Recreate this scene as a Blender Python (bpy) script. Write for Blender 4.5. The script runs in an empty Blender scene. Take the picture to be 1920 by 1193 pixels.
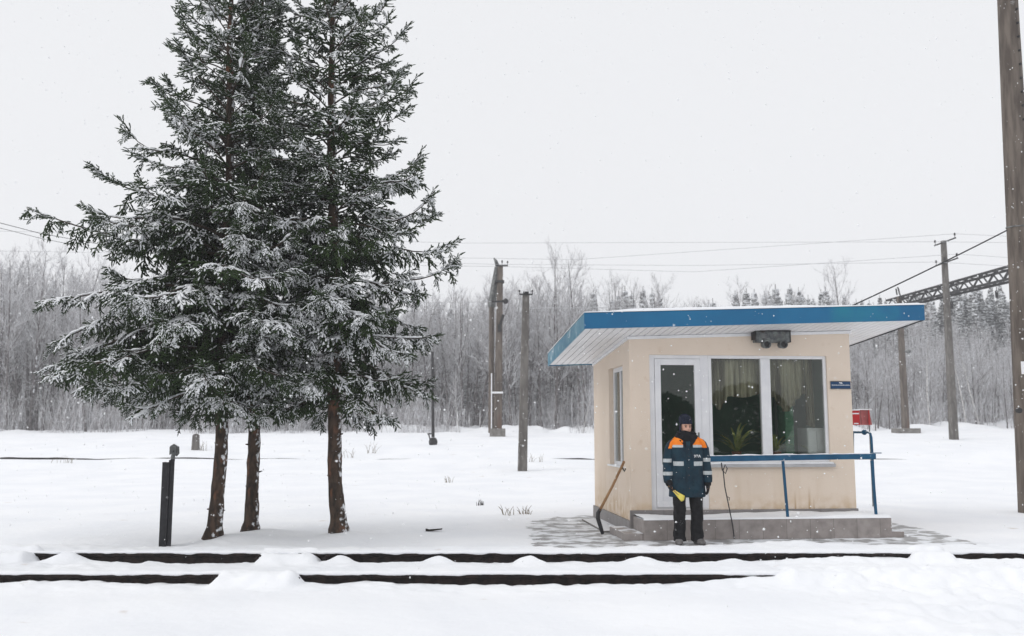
import bpy, bmesh, math, random
import numpy as np
from mathutils import Vector, Matrix, Quaternion
R = math.radians
random.seed(11)
RNG = np.random.default_rng(11)
SC = bpy.context.scene
HAZE = .0012
COL = SC.collection

# ------------------------------------------------------------------ camera model (photo pixels -> world)
PW, PH, FPX, HOR, CH = 1920, 1193, 1720.0, 805.0, 1.6
PIT = math.atan((HOR - PH / 2) / FPX)

def ray(px, py):
    a = (px - PW / 2) / FPX; b = -(py - PH / 2) / FPX
    c, s = math.cos(PIT), math.sin(PIT)
    return Vector((a, c - b * s, s + b * c))

def at_y(px, py, y):
    r = ray(px, py); return Vector((0, 0, CH)) + r * (y / r.y)

def x_at(px, y, z):
    return (px - PW / 2) / FPX * (y * math.cos(PIT) + (z - CH) * math.sin(PIT))

# ------------------------------------------------------------------ small tools
def tag(o, label=None, cat=None, group=None, kind=None):
    if label: o['label'] = label
    if cat: o['category'] = cat
    if group: o['group'] = group
    if kind: o['kind'] = kind
    return o

def empty(name, loc=(0, 0, 0), rz=0.0, label=None, cat=None, group=None):
    o = bpy.data.objects.new(name, None); COL.objects.link(o)
    o.location = loc; o.rotation_euler = (0, 0, rz); o.empty_display_size = 0.1
    return tag(o, label, cat, group)

def copy_tree(o, parent=None):
    c = o.copy(); COL.objects.link(c); c.parent = parent
    for ch in list(o.children): copy_tree(ch, c)
    return c

class MB:
    """collects faces of one mesh"""
    def __init__(s): s.v = []; s.f = []; s.m = []
    def add(s, vs, fs, m=0):
        k = len(s.v); s.v += [tuple(p) for p in vs]
        for f in fs: s.f.append(tuple(i + k for i in f)); s.m.append(m)
        return s
    def hexa(s, p, m=0):
        return s.add(p, [(0, 3, 2, 1), (4, 5, 6, 7), (0, 1, 5, 4), (1, 2, 6, 5), (2, 3, 7, 6), (3, 0, 4, 7)], m)
    def box(s, x0, x1, y0, y1, z0, z1, m=0):
        return s.hexa([(x0, y0, z0), (x1, y0, z0), (x1, y1, z0), (x0, y1, z0), (x0, y0, z1), (x1, y0, z1), (x1, y1, z1), (x0, y1, z1)], m)
    def bar(s, a, b, w, h, m=0, up=(0, 0, 1)):
        a = Vector(a); b = Vector(b); d = (b - a).normalized(); u = Vector(up)
        if abs(d.dot(u)) > .95: u = Vector((0, 1, 0))
        sd = d.cross(u).normalized(); u = sd.cross(d)
        sd *= w / 2; u *= h / 2
        return s.hexa([a - sd - u, a + sd - u, a + sd + u, a - sd + u, b - sd - u, b + sd - u, b + sd + u, b - sd + u], m)
    def loft(s, rings, m=0, cap=True):
        n = len(rings[0]); k = len(s.v)
        for r in rings: s.v += [tuple(p) for p in r]
        for i in range(len(rings) - 1):
            for j in range(n):
                a = k + i * n + j; b = k + i * n + (j + 1) % n
                s.f.append((a, b, b + n, a + n)); s.m.append(m(i, j) if callable(m) else m)
        if cap:
            s.f.append(tuple(k + j for j in range(n))[::-1]); s.m.append(m(0, 0) if callable(m) else m)
            e = k + (len(rings) - 1) * n
            s.f.append(tuple(e + j for j in range(n))); s.m.append(m(len(rings) - 2, 0) if callable(m) else m)
        return s
    def tube(s, pts, rad, n=8, m=0, jit=0.0):
        pts = [Vector(p) for p in pts]
        if not hasattr(rad, '__len__'): rad = [rad] * len(pts)
        rings = []; u = None
        for i, p in enumerate(pts):
            d = (pts[min(i + 1, len(pts) - 1)] - pts[max(i - 1, 0)]).normalized()
            if u is None:
                u = Vector((1, 0, 0)) if abs(d.x) < .9 else Vector((0, 1, 0))
            u = (u - d * u.dot(d)).normalized(); w = d.cross(u)
            rings.append([p + (u * math.cos(6.28318 * j / n) + w * math.sin(6.28318 * j / n)) * rad[i] * (1 + random.uniform(-jit, jit)) for j in range(n)])
        return s.loft(rings, m)
    def ball(s, c, r, n=10, k=6, m=0, sc=(1, 1, 1)):
        rings = []
        for i in range(k + 1):
            a = -math.pi / 2 + math.pi * (i + .02) / (k + .04)
            rings.append([(c[0] + r * sc[0] * math.cos(a) * math.cos(6.28318 * j / n), c[1] + r * sc[1] * math.cos(a) * math.sin(6.28318 * j / n), c[2] + r * sc[2] * math.sin(a)) for j in range(n)])
        return s.loft(rings, m)
    def build(s, name, mats, parent=None, smooth=False, bevel=0.0):
        me = bpy.data.meshes.new(name); me.from_pydata(s.v, [], s.f)
        mats = mats if isinstance(mats, (list, tuple)) else [mats]
        for m in mats: me.materials.append(m)
        me.polygons.foreach_set('material_index', s.m)
        bm = bmesh.new(); bm.from_mesh(me); bmesh.ops.recalc_face_normals(bm, faces=bm.faces)
        bm.to_mesh(me); bm.free()
        if smooth:
            me.polygons.foreach_set('use_smooth', [True] * len(me.polygons))
        me.update()
        o = bpy.data.objects.new(name, me); COL.objects.link(o)
        if parent: o.parent = parent
        if bevel:
            b = o.modifiers.new('edge', 'BEVEL'); b.width = bevel; b.segments = 2; b.limit_method = 'ANGLE'
        return o

def np_mesh(name, V, T, mats, parent=None, mi=None, smooth=False, link=True):
    """triangles from numpy arrays"""
    me = bpy.data.meshes.new(name)
    V = np.ascontiguousarray(V, np.float32); T = np.ascontiguousarray(T, np.int32)
    k = T.shape[1]
    me.vertices.add(len(V)); me.vertices.foreach_set('co', V.ravel())
    me.loops.add(T.size); me.loops.foreach_set('vertex_index', T.ravel())
    me.polygons.add(len(T)); me.polygons.foreach_set('loop_start', np.arange(0, T.size, k, dtype=np.int32))
    for m in (mats if isinstance(mats, (list, tuple)) else [mats]): me.materials.append(m)
    if mi is not None: me.polygons.foreach_set('material_index', np.ascontiguousarray(mi, np.int32))
    if smooth: me.polygons.foreach_set('use_smooth', np.ones(len(T), bool))
    me.update(calc_edges=True); me.validate()
    o = bpy.data.objects.new(name, me)
    if link: COL.objects.link(o)
    if parent: o.parent = parent
    return o

# ------------------------------------------------------------------ noise
_TAB = np.random.default_rng(5).random((256, 256))
def vnoise(x, y):
    x = np.asarray(x, float); y = np.asarray(y, float)
    xi = np.floor(x).astype(int); yi = np.floor(y).astype(int)
    fx = x - xi; fy = y - yi; fx = fx * fx * (3 - 2 * fx); fy = fy * fy * (3 - 2 * fy)
    g = lambda a, b: _TAB[a & 255, b & 255]
    return (g(xi, yi) * (1 - fx) + g(xi + 1, yi) * fx) * (1 - fy) + (g(xi, yi + 1) * (1 - fx) + g(xi + 1, yi + 1) * fx) * fy - .5
def fbm(x, y, o=4):
    r = 0; a = 1.0
    for i in range(o):
        r = r + a * vnoise(np.asarray(x) * 2 ** i + 17.3 * i, np.asarray(y) * 2 ** i + 9.1 * i); a *= .5
    return r
def sstep(a, b, x):
    t = np.clip((np.asarray(x, float) - a) / (b - a), 0, 1); return t * t * (3 - 2 * t)

# ------------------------------------------------------------------ materials
def new_mat(name):
    m = bpy.data.materials.new(name); m.use_nodes = True
    nt = m.node_tree; b = nt.nodes['Principled BSDF']
    return m, nt, b

def mat(name, c1, c2=None, rough=.7, scale=8.0, stretch=(1, 1, 1), bump=0.0, bscale=40.0, metal=0.0, snow=0.0, snow_dir=(0, 0, 1), snow_min=.35, spec=.3, contrast=(.38, .62), sscale=6.0, c3=None, scale3=3.0, c3r=(.56, .68)):
    m, nt, b = new_mat(name); N = nt.nodes; L = nt.links
    tc = N.new('ShaderNodeTexCoord'); mp = N.new('ShaderNodeMapping'); mp.inputs['Scale'].default_value = stretch
    L.new(tc.outputs['Object'], mp.inputs['Vector'])
    b.inputs['Roughness'].default_value = rough; b.inputs['Metallic'].default_value = metal
    b.inputs['Specular IOR Level'].default_value = spec
    nz = N.new('ShaderNodeTexNoise'); nz.inputs['Scale'].default_value = scale; nz.inputs['Detail'].default_value = 5
    L.new(mp.outputs[0], nz.inputs['Vector'])
    rp = N.new('ShaderNodeValToRGB'); rp.color_ramp.elements[0].position = contrast[0]; rp.color_ramp.elements[1].position = contrast[1]
    rp.color_ramp.elements[0].color = (*c1, 1); rp.color_ramp.elements[1].color = (*(c2 or c1), 1)
    L.new(nz.outputs['Fac'], rp.inputs[0]); out = rp.outputs[0]
    if c3:
        n3 = N.new('ShaderNodeTexNoise'); n3.inputs['Scale'].default_value = scale3; n3.inputs['Detail'].default_value = 6
        L.new(mp.outputs[0], n3.inputs['Vector'])
        r3 = N.new('ShaderNodeMapRange'); r3.inputs['From Min'].default_value = c3r[0]; r3.inputs['From Max'].default_value = c3r[1]; L.new(n3.outputs['Fac'], r3.inputs['Value'])
        x3 = N.new('ShaderNodeMix'); x3.data_type = 'RGBA'; L.new(r3.outputs[0], x3.inputs['Factor']); L.new(out, x3.inputs['A']); x3.inputs['B'].default_value = (*c3, 1); out = x3.outputs['Result']
    if snow > 0:
        ge = N.new('ShaderNodeNewGeometry'); dt = N.new('ShaderNodeVectorMath'); dt.operation = 'DOT_PRODUCT'
        L.new(ge.outputs['Normal'], dt.inputs[0]); dt.inputs[1].default_value = snow_dir
        n2 = N.new('ShaderNodeTexNoise'); n2.inputs['Scale'].default_value = sscale; n2.inputs['Detail'].default_value = 4
        L.new(tc.outputs['Object'], n2.inputs['Vector'])
        ad = N.new('ShaderNodeMath'); ad.operation = 'MULTIPLY_ADD'; L.new(n2.outputs['Fac'], ad.inputs[0]); ad.inputs[1].default_value = 1.6; ad.inputs[2].default_value = -.8
        sm = N.new('ShaderNodeMath'); sm.operation = 'ADD'; L.new(dt.outputs['Value'], sm.inputs[0]); L.new(ad.outputs[0], sm.inputs[1])
        mr = N.new('ShaderNodeMapRange'); mr.inputs['From Min'].default_value = snow_min; mr.inputs['From Max'].default_value = snow_min + .18; mr.inputs['To Max'].default_value = snow
        L.new(sm.outputs[0], mr.inputs['Value'])
        mx = N.new('ShaderNodeMix'); mx.data_type = 'RGBA'; L.new(mr.outputs[0], mx.inputs['Factor']); L.new(out, mx.inputs['A']); mx.inputs['B'].default_value = (.84, .86, .89, 1)
        out = mx.outputs['Result']
    L.new(out, b.inputs['Base Color'])
    if bump:
        nb = N.new('ShaderNodeTexNoise'); nb.inputs['Scale'].default_value = bscale; nb.inputs['Detail'].default_value = 4; L.new(mp.outputs[0], nb.inputs['Vector'])
        bp = N.new('ShaderNodeBump'); bp.inputs['Strength'].default_value = bump; bp.inputs['Distance'].default_value = .02; L.new(nb.outputs['Fac'], bp.inputs['Height']); L.new(bp.outputs[0], b.inputs['Normal'])
    return m

M = {}
M['snow'] = mat('snow', (.83, .845, .875), (.88, .89, .91), rough=.85, scale=.7, bump=.6, bscale=7, spec=.15, c3=(.55, .48, .42), scale3=2.6, c3r=(.69, .82))
M['snow_cap'] = mat('snow_cap', (.84, .855, .885), (.88, .89, .91), rough=.85, scale=4, bump=.3, bscale=40, spec=.15)
M['tree_snow'] = mat('tree_snow', (.84, .855, .88), (.89, .9, .915), rough=.9, scale=5, spec=.1)
M['flake'] = mat('flake', (.88, .89, .9), rough=.9, spec=.1)
M['needles'] = mat('needles', (.011, .024, .009), (.042, .07, .022), rough=.75, scale=3.5, spec=.2, contrast=(.3, .7))
M['spruce_bark'] = mat('spruce_bark', (.026, .019, .014), (.078, .051, .036), rough=.9, scale=16, stretch=(1, 1, .45), bump=.9, bscale=30, snow=.9, snow_dir=(.85, -.25, .25), snow_min=.86, sscale=14, c3=(.15, .07, .04), scale3=7)
M['limb_bark'] = mat('limb_bark', (.03, .022, .016), (.06, .042, .03), rough=.9, scale=20, snow=1, snow_min=.75, sscale=11)
M['bare_bark'] = mat('bare_bark', (.085, .078, .078), (.19, .175, .175), rough=.9, scale=6, snow=.9, snow_dir=(.3, -.1, .9), snow_min=.42, sscale=3)
M['hazy_frost_twig'] = mat('hazy_frost_twig', (.30, .285, .29), (.46, .44, .445), rough=.9, scale=5, snow=.9, snow_min=.0, sscale=2.5)  # frosted twigs, paled further in colour to stand in for distance haze
M['birch_bark'] = mat('birch_bark', (.5, .49, .48), (.62, .61, .6), rough=.8, scale=4, c3=(.06, .055, .05), scale3=5, snow=.9, snow_min=.5)
M['pine'] = mat('pine', (.12, .125, .123), (.20, .205, .205), rough=.9, scale=2, snow=.9, snow_min=.12, sscale=1.5)  # greyed needles: distance haze and frost put into the base colour
M['rail'] = mat('rail', (.009, .007, .007), (.024, .016, .014), rough=.75, scale=14, bump=.4, bscale=60, spec=.2, snow=.8, snow_dir=(0, -.35, .5), snow_min=.93, sscale=24)
M['plaster'] = None
M['blue'] = mat('blue_metal', (.001, .104, .235), (.002, .125, .27), rough=.42, scale=1.6, c3=(.004, .19, .26), scale3=.55, spec=.4)
M['pale_blue'] = mat('pale_blue_metal', (.05, .19, .29), (.12, .28, .36), rough=.5, scale=5, spec=.4, c3=(.45, .55, .6), scale3=5)
M['rail_blue'] = mat('rail_blue', (.003, .062, .135), (.006, .085, .175), rough=.5, scale=6, snow=.9, snow_min=.9)
M['white_panel'] = mat('white_panel', (.76, .76, .77), (.82, .82, .83), rough=.45, scale=3, spec=.4)
M['sill_grey'] = mat('sill_grey', (.40, .40, .41), (.5, .5, .51), rough=.5, scale=4)
M['pvc'] = mat('white_pvc', (.72, .72, .74), (.78, .78, .79), rough=.35, scale=4, spec=.5)
M['dark_trim'] = mat('dark_trim', (.02, .025, .03), rough=.6)
M['tile'] = None
M['concrete'] = mat('concrete', (.16, .15, .14), (.25, .24, .225), rough=.9, scale=7, bump=.4, bscale=50, snow=.9, snow_min=.6)
M['pole_concrete'] = mat('pole_concrete', (.10, .092, .085), (.17, .158, .146), rough=.9, scale=5, stretch=(1, 1, .3), bump=.5, bscale=70, c3=(.21, .2, .19), scale3=12, snow=.9, snow_dir=(.95, -.2, .1), snow_min=1.1, sscale=18)
M['pole_wood'] = mat('pole_wood', (.085, .07, .06), (.16, .135, .115), rough=.9, scale=9, stretch=(1, 1, .15), bump=.6, bscale=40, snow=.9, snow_dir=(.9, -.2, .2), snow_min=1.05, sscale=9, c3=(.13, .075, .055), scale3=1.2)
M['grey_metal'] = mat('grey_metal', (.10, .105, .105), (.19, .195, .19), rough=.55, scale=8, metal=.3, snow=.9, snow_min=.75)
M['lamp_metal'] = mat('lamp_metal', (.07, .075, .078), (.17, .185, .18), rough=.6, scale=14, c3=(.06, .035, .025), scale3=8)
M['dark_metal'] = mat('dark_metal', (.02, .02, .021), (.045, .044, .045), rough=.6, scale=10, snow=.9, snow_min=.8)
M['black_steel'] = mat('black_steel', (.006, .006, .008), (.016, .016, .02), rough=.5, scale=12, spec=.4, snow=.8, snow_dir=(0, -.6, .5), snow_min=1.18, sscale=26)
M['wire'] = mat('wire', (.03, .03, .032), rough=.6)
M['wire_far'] = mat('wire_faded', (.42, .42, .43), rough=.7)  # pale grey paints in the faintness of distant wires
M['wood_handle'] = mat('wood_handle', (.22, .115, .05), (.32, .18, .085), rough=.6, scale=12, stretch=(1, 1, .2))
M['sign_blue'] = mat('sign_blue', (.008, .045, .12), (.012, .055, .14), rough=.4)
M['white_paint'] = mat('white_paint', (.75, .76, .78), rough=.6)
M['red'] = mat('red_paint', (.38, .012, .014), (.48, .018, .018), rough=.4, scale=5)
M['pale_red'] = mat('pale_red_paint', (.34, .085, .085), (.42, .12, .115), rough=.6, scale=7)
M['dry_grass'] = mat('dry_grass', (.12, .09, .05), (.2, .16, .1), rough=.9, scale=20)
M['dark_wood'] = mat('dark_wood', (.02, .017, .015), (.05, .04, .035), rough=.9, scale=12, snow=1, snow_min=.6)
M['inner_green'] = mat('inner_green', (.10, .21, .135), (.12, .25, .16), rough=.8, scale=2)
M['inner_pale'] = mat('inner_pale', (.45, .55, .48), (.5, .6, .52), rough=.8, scale=2)
M['inner_dark'] = mat('inner_dark', (.045, .04, .035), (.07, .06, .05), rough=.8, scale=3)
M['curtain'] = mat('curtain', (.10, .09, .055), (.50, .465, .35), rough=.9, scale=7, stretch=(1, 1, .08))
M['leaf'] = mat('plant_leaf', (.17, .21, .05), (.33, .35, .11), rough=.6, scale=9)
M['pot'] = mat('clay_pot', (.16, .07, .04), (.22, .1, .06), rough=.8)
M['jacket'] = mat('jacket_cloth', (.002, .016, .030), (.003, .027, .045), rough=.75, scale=9, bump=.9, bscale=11, c3=(.003, .034, .066), scale3=3)
M['orange'] = mat('orange_cloth', (.80, .19, .008), (.86, .25, .012), rough=.7, scale=9, bump=.4, bscale=16)
M['reflective'] = mat('reflective_tape', (.36, .39, .40), (.47, .5, .51), rough=.4, scale=20, spec=.5)
M['trouser'] = mat('trouser_cloth', (.004, .004, .005), (.011, .011, .013), rough=.85, scale=14, bump=.5, bscale=22)
M['boot'] = mat('boot_leather', (.09, .085, .085), (.17, .165, .165), rough=.8, scale=22)
M['hat'] = mat('knit_hat', (.004, .007, .017), (.012, .018, .04), rough=.95, scale=40, bump=.5, bscale=90)
M['scarf'] = mat('black_scarf', (.003, .003, .005), (.008, .008, .011), rough=.95, scale=20, bump=.6, bscale=30)
M['glove'] = mat('black_glove', (.004, .004, .005), (.01, .01, .012), rough=.8, scale=20)
M['skin'] = mat('skin', (.50, .27, .20), (.60, .35, .27), rough=.5, scale=14)
M['eye'] = mat('eye', (.02, .014, .01), rough=.2, spec=.6)
M['brow'] = mat('brow', (.05, .03, .02), rough=.9)
M['yellow'] = mat('yellow_cloth', (.62, .52, .09), (.72, .62, .14), rough=.7, scale=14, bump=.3, bscale=30)
M['shrub'] = mat('shrub_leaf', (.006, .009, .006), (.016, .02, .013), rough=.8, scale=2)

def glass_mat(name, tint, rgh=.0):
    m, nt, b = new_mat(name); N = nt.nodes; L = nt.links
    N.remove(b); out = N['Material Output']
    tr = N.new('ShaderNodeBsdfTransparent'); tr.inputs[0].default_value = (*tint, 1)
    gl = N.new('ShaderNodeBsdfGlossy'); gl.inputs['Roughness'].default_value = rgh; gl.inputs[0].default_value = (1, 1, 1, 1)
    fr = N.new('ShaderNodeFresnel'); fr.inputs['IOR'].default_value = 1.5
    mu = N.new('ShaderNodeMath'); mu.operation = 'MULTIPLY'; mu.inputs[1].default_value = .8; L.new(fr.outputs[0], mu.inputs[0])
    mx = N.new('ShaderNodeMixShader'); L.new(mu.outputs[0], mx.inputs[0]); L.new(tr.outputs[0], mx.inputs[1]); L.new(gl.outputs[0], mx.inputs[2])
    L.new(mx.outputs[0], out.inputs['Surface'])
    return m
M['glass'] = glass_mat('window_glass', (.90, .92, .90))

def plaster_mat():
    m, nt, b = new_mat('beige_plaster'); N = nt.nodes; L = nt.links
    tc = N.new('ShaderNodeTexCoord')
    def noise(sc, det=4, st=(1, 1, 1)):
        mp = N.new('ShaderNodeMapping'); mp.inputs['Scale'].default_value = st; L.new(tc.outputs['Object'], mp.inputs[0])
        n = N.new('ShaderNodeTexNoise'); n.inputs['Scale'].default_value = sc; n.inputs['Detail'].default_value = det; L.new(mp.outputs[0], n.inputs['Vector']); return n.outputs['Fac']
    def mixc(fac, A, B):
        x = N.new('ShaderNodeMix'); x.data_type = 'RGBA'
        for s_, v in (('Factor', fac), ('A', A), ('B', B)):
            if hasattr(v, 'is_output'): L.new(v, x.inputs[s_])
            else: x.inputs[s_].default_value = v
        return x.outputs['Result']
    def mr(v, a, bb, to=1.0):
        x = N.new('ShaderNodeMapRange'); x.inputs['From Min'].default_value = a; x.inputs['From Max'].default_value = bb; x.inputs['To Max'].default_value = to; L.new(v, x.inputs['Value']); return x.outputs[0]
    def math_(op, a, b_):
        x = N.new('ShaderNodeMath'); x.operation = op
        for i, v in enumerate((a, b_)):
            if hasattr(v, 'is_output'): L.new(v, x.inputs[i])
            else: x.inputs[i].default_value = v
        return x.outputs[0]
    c = mixc(mr(noise(1.3), .35, .65), (.735, .62, .51, 1), (.775, .66, .55, 1))
    c = mixc(mr(noise(9, 6), .6, .75, .35), c, (.60, .45, .32, 1))
    # streaky weather stains, strongest where splash water reaches the foot of the wall
    sp = N.new('ShaderNodeSeparateXYZ'); L.new(tc.outputs['Object'], sp.inputs[0])
    st = math_('MULTIPLY', mr(noise(5, 5, (1, 1, .12)), .5, .7, .45), mr(sp.outputs['Z'], 1.15, .35))
    c = mixc(st, c, (.58, .43, .28, 1))
    sp2 = math_('MULTIPLY', mr(noise(6, 5), .42, .62, .6), mr(sp.outputs['Z'], .62, .34))
    c = mixc(sp2, c, (.55, .38, .2, 1))
    for u0, w, z1 in ((2.60, .022, .66), (2.83, .03, .74), (2.9, .012, .55)):
        dx = math_('ABSOLUTE', math_('SUBTRACT', sp.outputs['X'], u0), 0)
        f = math_('MULTIPLY', mr(dx, w, 0.0), mr(sp.outputs['Z'], z1, .38, .75))
        c = mixc(f, c, (.40, .22, .06, 1))
    L.new(c, b.inputs['Base Color']); b.inputs['Roughness'].default_value = .9; b.inputs['Specular IOR Level'].default_value = .15
    bp = N.new('ShaderNodeBump'); bp.inputs['Strength'].default_value = .25; bp.inputs['Distance'].default_value = .01; L.new(noise(70, 4), bp.inputs['Height']); L.new(bp.outputs[0], b.inputs['Normal'])
    return m
M['plaster'] = plaster_mat()

def tile_mat(name, c1, c2, mort, scale, bw, bh, snow=0.0, axes='XZ', stain=None, off=0.0):
    m, nt, b = new_mat(name); N = nt.nodes; L = nt.links
    tc = N.new('ShaderNodeTexCoord'); sp = N.new('ShaderNodeSeparateXYZ'); cb = N.new('ShaderNodeCombineXYZ')
    L.new(tc.outputs['Object'], sp.inputs[0]); L.new(sp.outputs[axes[0]], cb.inputs[0]); L.new(sp.outputs[axes[1]], cb.inputs[1])
    br = N.new('ShaderNodeTexBrick'); br.offset = off; br.inputs['Scale'].default_value = scale
    br.inputs['Brick Width'].default_value = bw; br.inputs['Row Height'].default_value = bh; br.inputs['Mortar Size'].default_value = .004
    br.inputs['Color1'].default_value = (*c1, 1); br.inputs['Color2'].default_value = (*c2, 1); br.inputs['Mortar'].default_value = (*mort, 1)
    L.new(cb.outputs[0], br.inputs['Vector'])
    nz = N.new('ShaderNodeTexNoise'); nz.inputs['Scale'].default_value = 7; nz.inputs['Detail'].default_value = 6; L.new(tc.outputs['Object'], nz.inputs['Vector'])
    mr = N.new('ShaderNodeMapRange'); mr.inputs['From Min'].default_value = .4; mr.inputs['From Max'].default_value = .7; mr.inputs['To Max'].default_value = .6; L.new(nz.outputs['Fac'], mr.inputs['Value'])
    mx = N.new('ShaderNodeMix'); mx.data_type = 'RGBA'; L.new(mr.outputs[0], mx.inputs['Factor']); L.new(br.outputs['Color'], mx.inputs['A']); mx.inputs['B'].default_value = (*(stain or mort), 1)
    out = mx.outputs['Result']
    if snow:
        ge = N.new('ShaderNodeNewGeometry'); s2 = N.new('ShaderNodeSeparateXYZ'); L.new(ge.outputs['Normal'], s2.inputs[0])
        n2 = N.new('ShaderNodeTexNoise'); n2.inputs['Scale'].default_value = 3.5; n2.inputs['Detail'].default_value = 5; L.new(tc.outputs['Object'], n2.inputs['Vector'])
        a = N.new('ShaderNodeMath'); a.operation = 'ADD'; L.new(s2.outputs['Z'], a.inputs[0]); L.new(n2.outputs['Fac'], a.inputs[1])
        r2 = N.new('ShaderNodeMapRange'); r2.inputs['From Min'].default_value = 1.5 - snow; r2.inputs['From Max'].default_value = 1.62 - snow; L.new(a.outputs[0], r2.inputs['Value'])
        m2 = N.new('ShaderNodeMix'); m2.data_type = 'RGBA'; L.new(r2.outputs[0], m2.inputs['Factor']); L.new(out, m2.inputs['A']); m2.inputs['B'].default_value = (.8, .82, .85, 1); out = m2.outputs['Result']
    L.new(out, b.inputs['Base Color']); b.inputs['Roughness'].default_value = .6
    bp = N.new('ShaderNodeBump'); bp.inputs['Strength'].default_value = .5; bp.inputs['Distance'].default_value = .006; bp.invert = True
    L.new(br.outputs['Fac'], bp.inputs['Height']); L.new(bp.outputs[0], b.inputs['Normal'])
    return m
M['tile'] = tile_mat('grey_tile', (.30, .265, .25), (.35, .315, .30), (.19, .165, .155), 1.0, .36, .6, snow=.1, stain=(.17, .15, .14))
M['plinth'] = tile_mat('plinth_tile', (.22, .205, .20), (.27, .255, .25), (.13, .12, .12), 1.0, .5, .6, stain=(.18, .165, .16))
M['paving'] = tile_mat('paving_block', (.30, .295, .295), (.38, .375, .375), (.17, .17, .17), 1.0, .24, .12, snow=.06, axes='XY', stain=(.25, .245, .245), off=.5)

# ------------------------------------------------------------------ world, light, camera
w = bpy.data.worlds.new('World'); SC.world = w; w.use_nodes = True
nt = w.node_tree; N = nt.nodes; L = nt.links; bg = N['Background']
SUN_EL, SUN_AZ = R(38), R(248)           # azimuth clockwise from +Y: behind the camera, to the left
sky = N.new('ShaderNodeTexSky'); sky.sky_type = 'NISHITA'; sky.sun_disc = False
sky.sun_elevation = SUN_EL; sky.sun_rotation = SUN_AZ; sky.dust_density = 4; sky.air_density = 1.0
hs = N.new('ShaderNodeHueSaturation'); hs.inputs['Saturation'].default_value = .12; L.new(sky.outputs[0], hs.inputs['Color'])
mx = N.new('ShaderNodeMix'); mx.data_type = 'RGBA'; mx.inputs['Factor'].default_value = .88      # solid cloud deck over the clear sky
L.new(hs.outputs[0], mx.inputs['A']); mx.inputs['B'].default_value = (8.55, 8.65, 8.9, 1)
wtc = N.new('ShaderNodeTexCoord'); wsp = N.new('ShaderNodeSeparateXYZ'); L.new(wtc.outputs['Generated'], wsp.inputs[0])
wmr = N.new('ShaderNodeMapRange'); wmr.inputs['From Min'].default_value = .5; wmr.inputs['From Max'].default_value = 1.0; wmr.inputs['To Min'].default_value = 1.0; wmr.inputs['To Max'].default_value = 1.2   # an overcast sky is brightest overhead
L.new(wsp.outputs['Z'], wmr.inputs['Value']); wvm = N.new('ShaderNodeVectorMath'); wvm.operation = 'SCALE'; L.new(mx.outputs['Result'], wvm.inputs[0]); L.new(wmr.outputs[0], wvm.inputs['Scale'])
L.new(wvm.outputs[0], bg.inputs['Color']); bg.inputs['Strength'].default_value = .1
ld = bpy.data.lights.new('sun', 'SUN'); ld.energy = .7; ld.angle = R(30); ld.color = (1, .975, .94)
lo = bpy.data.objects.new('sun', ld); COL.objects.link(lo)
sd = Vector((math.sin(SUN_AZ) * math.cos(SUN_EL), math.cos(SUN_AZ) * math.cos(SUN_EL), math.sin(SUN_EL)))
lo.rotation_euler = (-sd).to_track_quat('-Z', 'Y').to_euler(); lo.location = sd * 40
cd = bpy.data.cameras.new('camera'); cam = bpy.data.objects.new('camera', cd); COL.objects.link(cam); SC.camera = cam
cd.sensor_width = 36; cd.lens = FPX / PW * 36; cd.clip_start = .05; cd.clip_end = 2000
cam.location = (0, 0, CH); cam.rotation_euler = (math.pi / 2 + PIT, 0, 0)
cd.dof.use_dof = True; cd.dof.focus_distance = 13.4; cd.dof.aperture_fstop = 1.8
vs = SC.view_settings; SC.display_settings.display_device = 'sRGB'; vs.view_transform = 'Standard'; vs.look = 'None'; vs.exposure = .13; vs.gamma = 1
SC.cycles.use_denoising = True; SC.cycles.max_bounces = 8; SC.cycles.transparent_max_bounces = 12; SC.cycles.volume_bounces = 2; SC.cycles.diffuse_bounces = 4

# ------------------------------------------------------------------ ground
YR, YF = 11.0, 9.42                     # the two rails
BX, BY, BA = 1.823, 14.26, .10          # booth corner and turn
_py = np.array([-60, 10, 22, 26, 29, 33, 36, 39, 42, 45, 50, 60, 80, 130, 220])
_pz = np.array([0, 0, .0, .03, .07, .17, .42, .72, .92, 1.08, 1.2, 1.33, 1.42, 1.5, 1.55])
_yy = np.linspace(-60, 220, 2801); _zz = np.interp(_yy, _py, _pz)
_k = np.hanning(31); _k /= _k.sum(); _zz = np.convolve(np.pad(_zz, 15, 'edge'), _k, 'valid')
TRUNKS = [(-4.04, 13.06), (-3.80, 13.9), (-2.52, 13.6)]

_fr = random.Random(9)
FEET = [(5.9 + .33 * i + _fr.uniform(-.05, .05), 12.75 - .03 * i + (.11 if i % 2 else -.11) + _fr.uniform(-.04, .04)) for i in range(11)] + [(4.0 + .35 * i, 8.3 + .14 * i + (.1 if i % 2 else -.1) + _fr.uniform(-.05, .05)) for i in range(9)] + [(1.9 - .12 * i, 11.6 - .33 * i + (.1 if i % 2 else -.1)) for i in range(2)]
def interval(x, a, b, s=.12):
    return sstep(a - s, a + s, x) * (1 - sstep(b - s, b + s, x))

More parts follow.
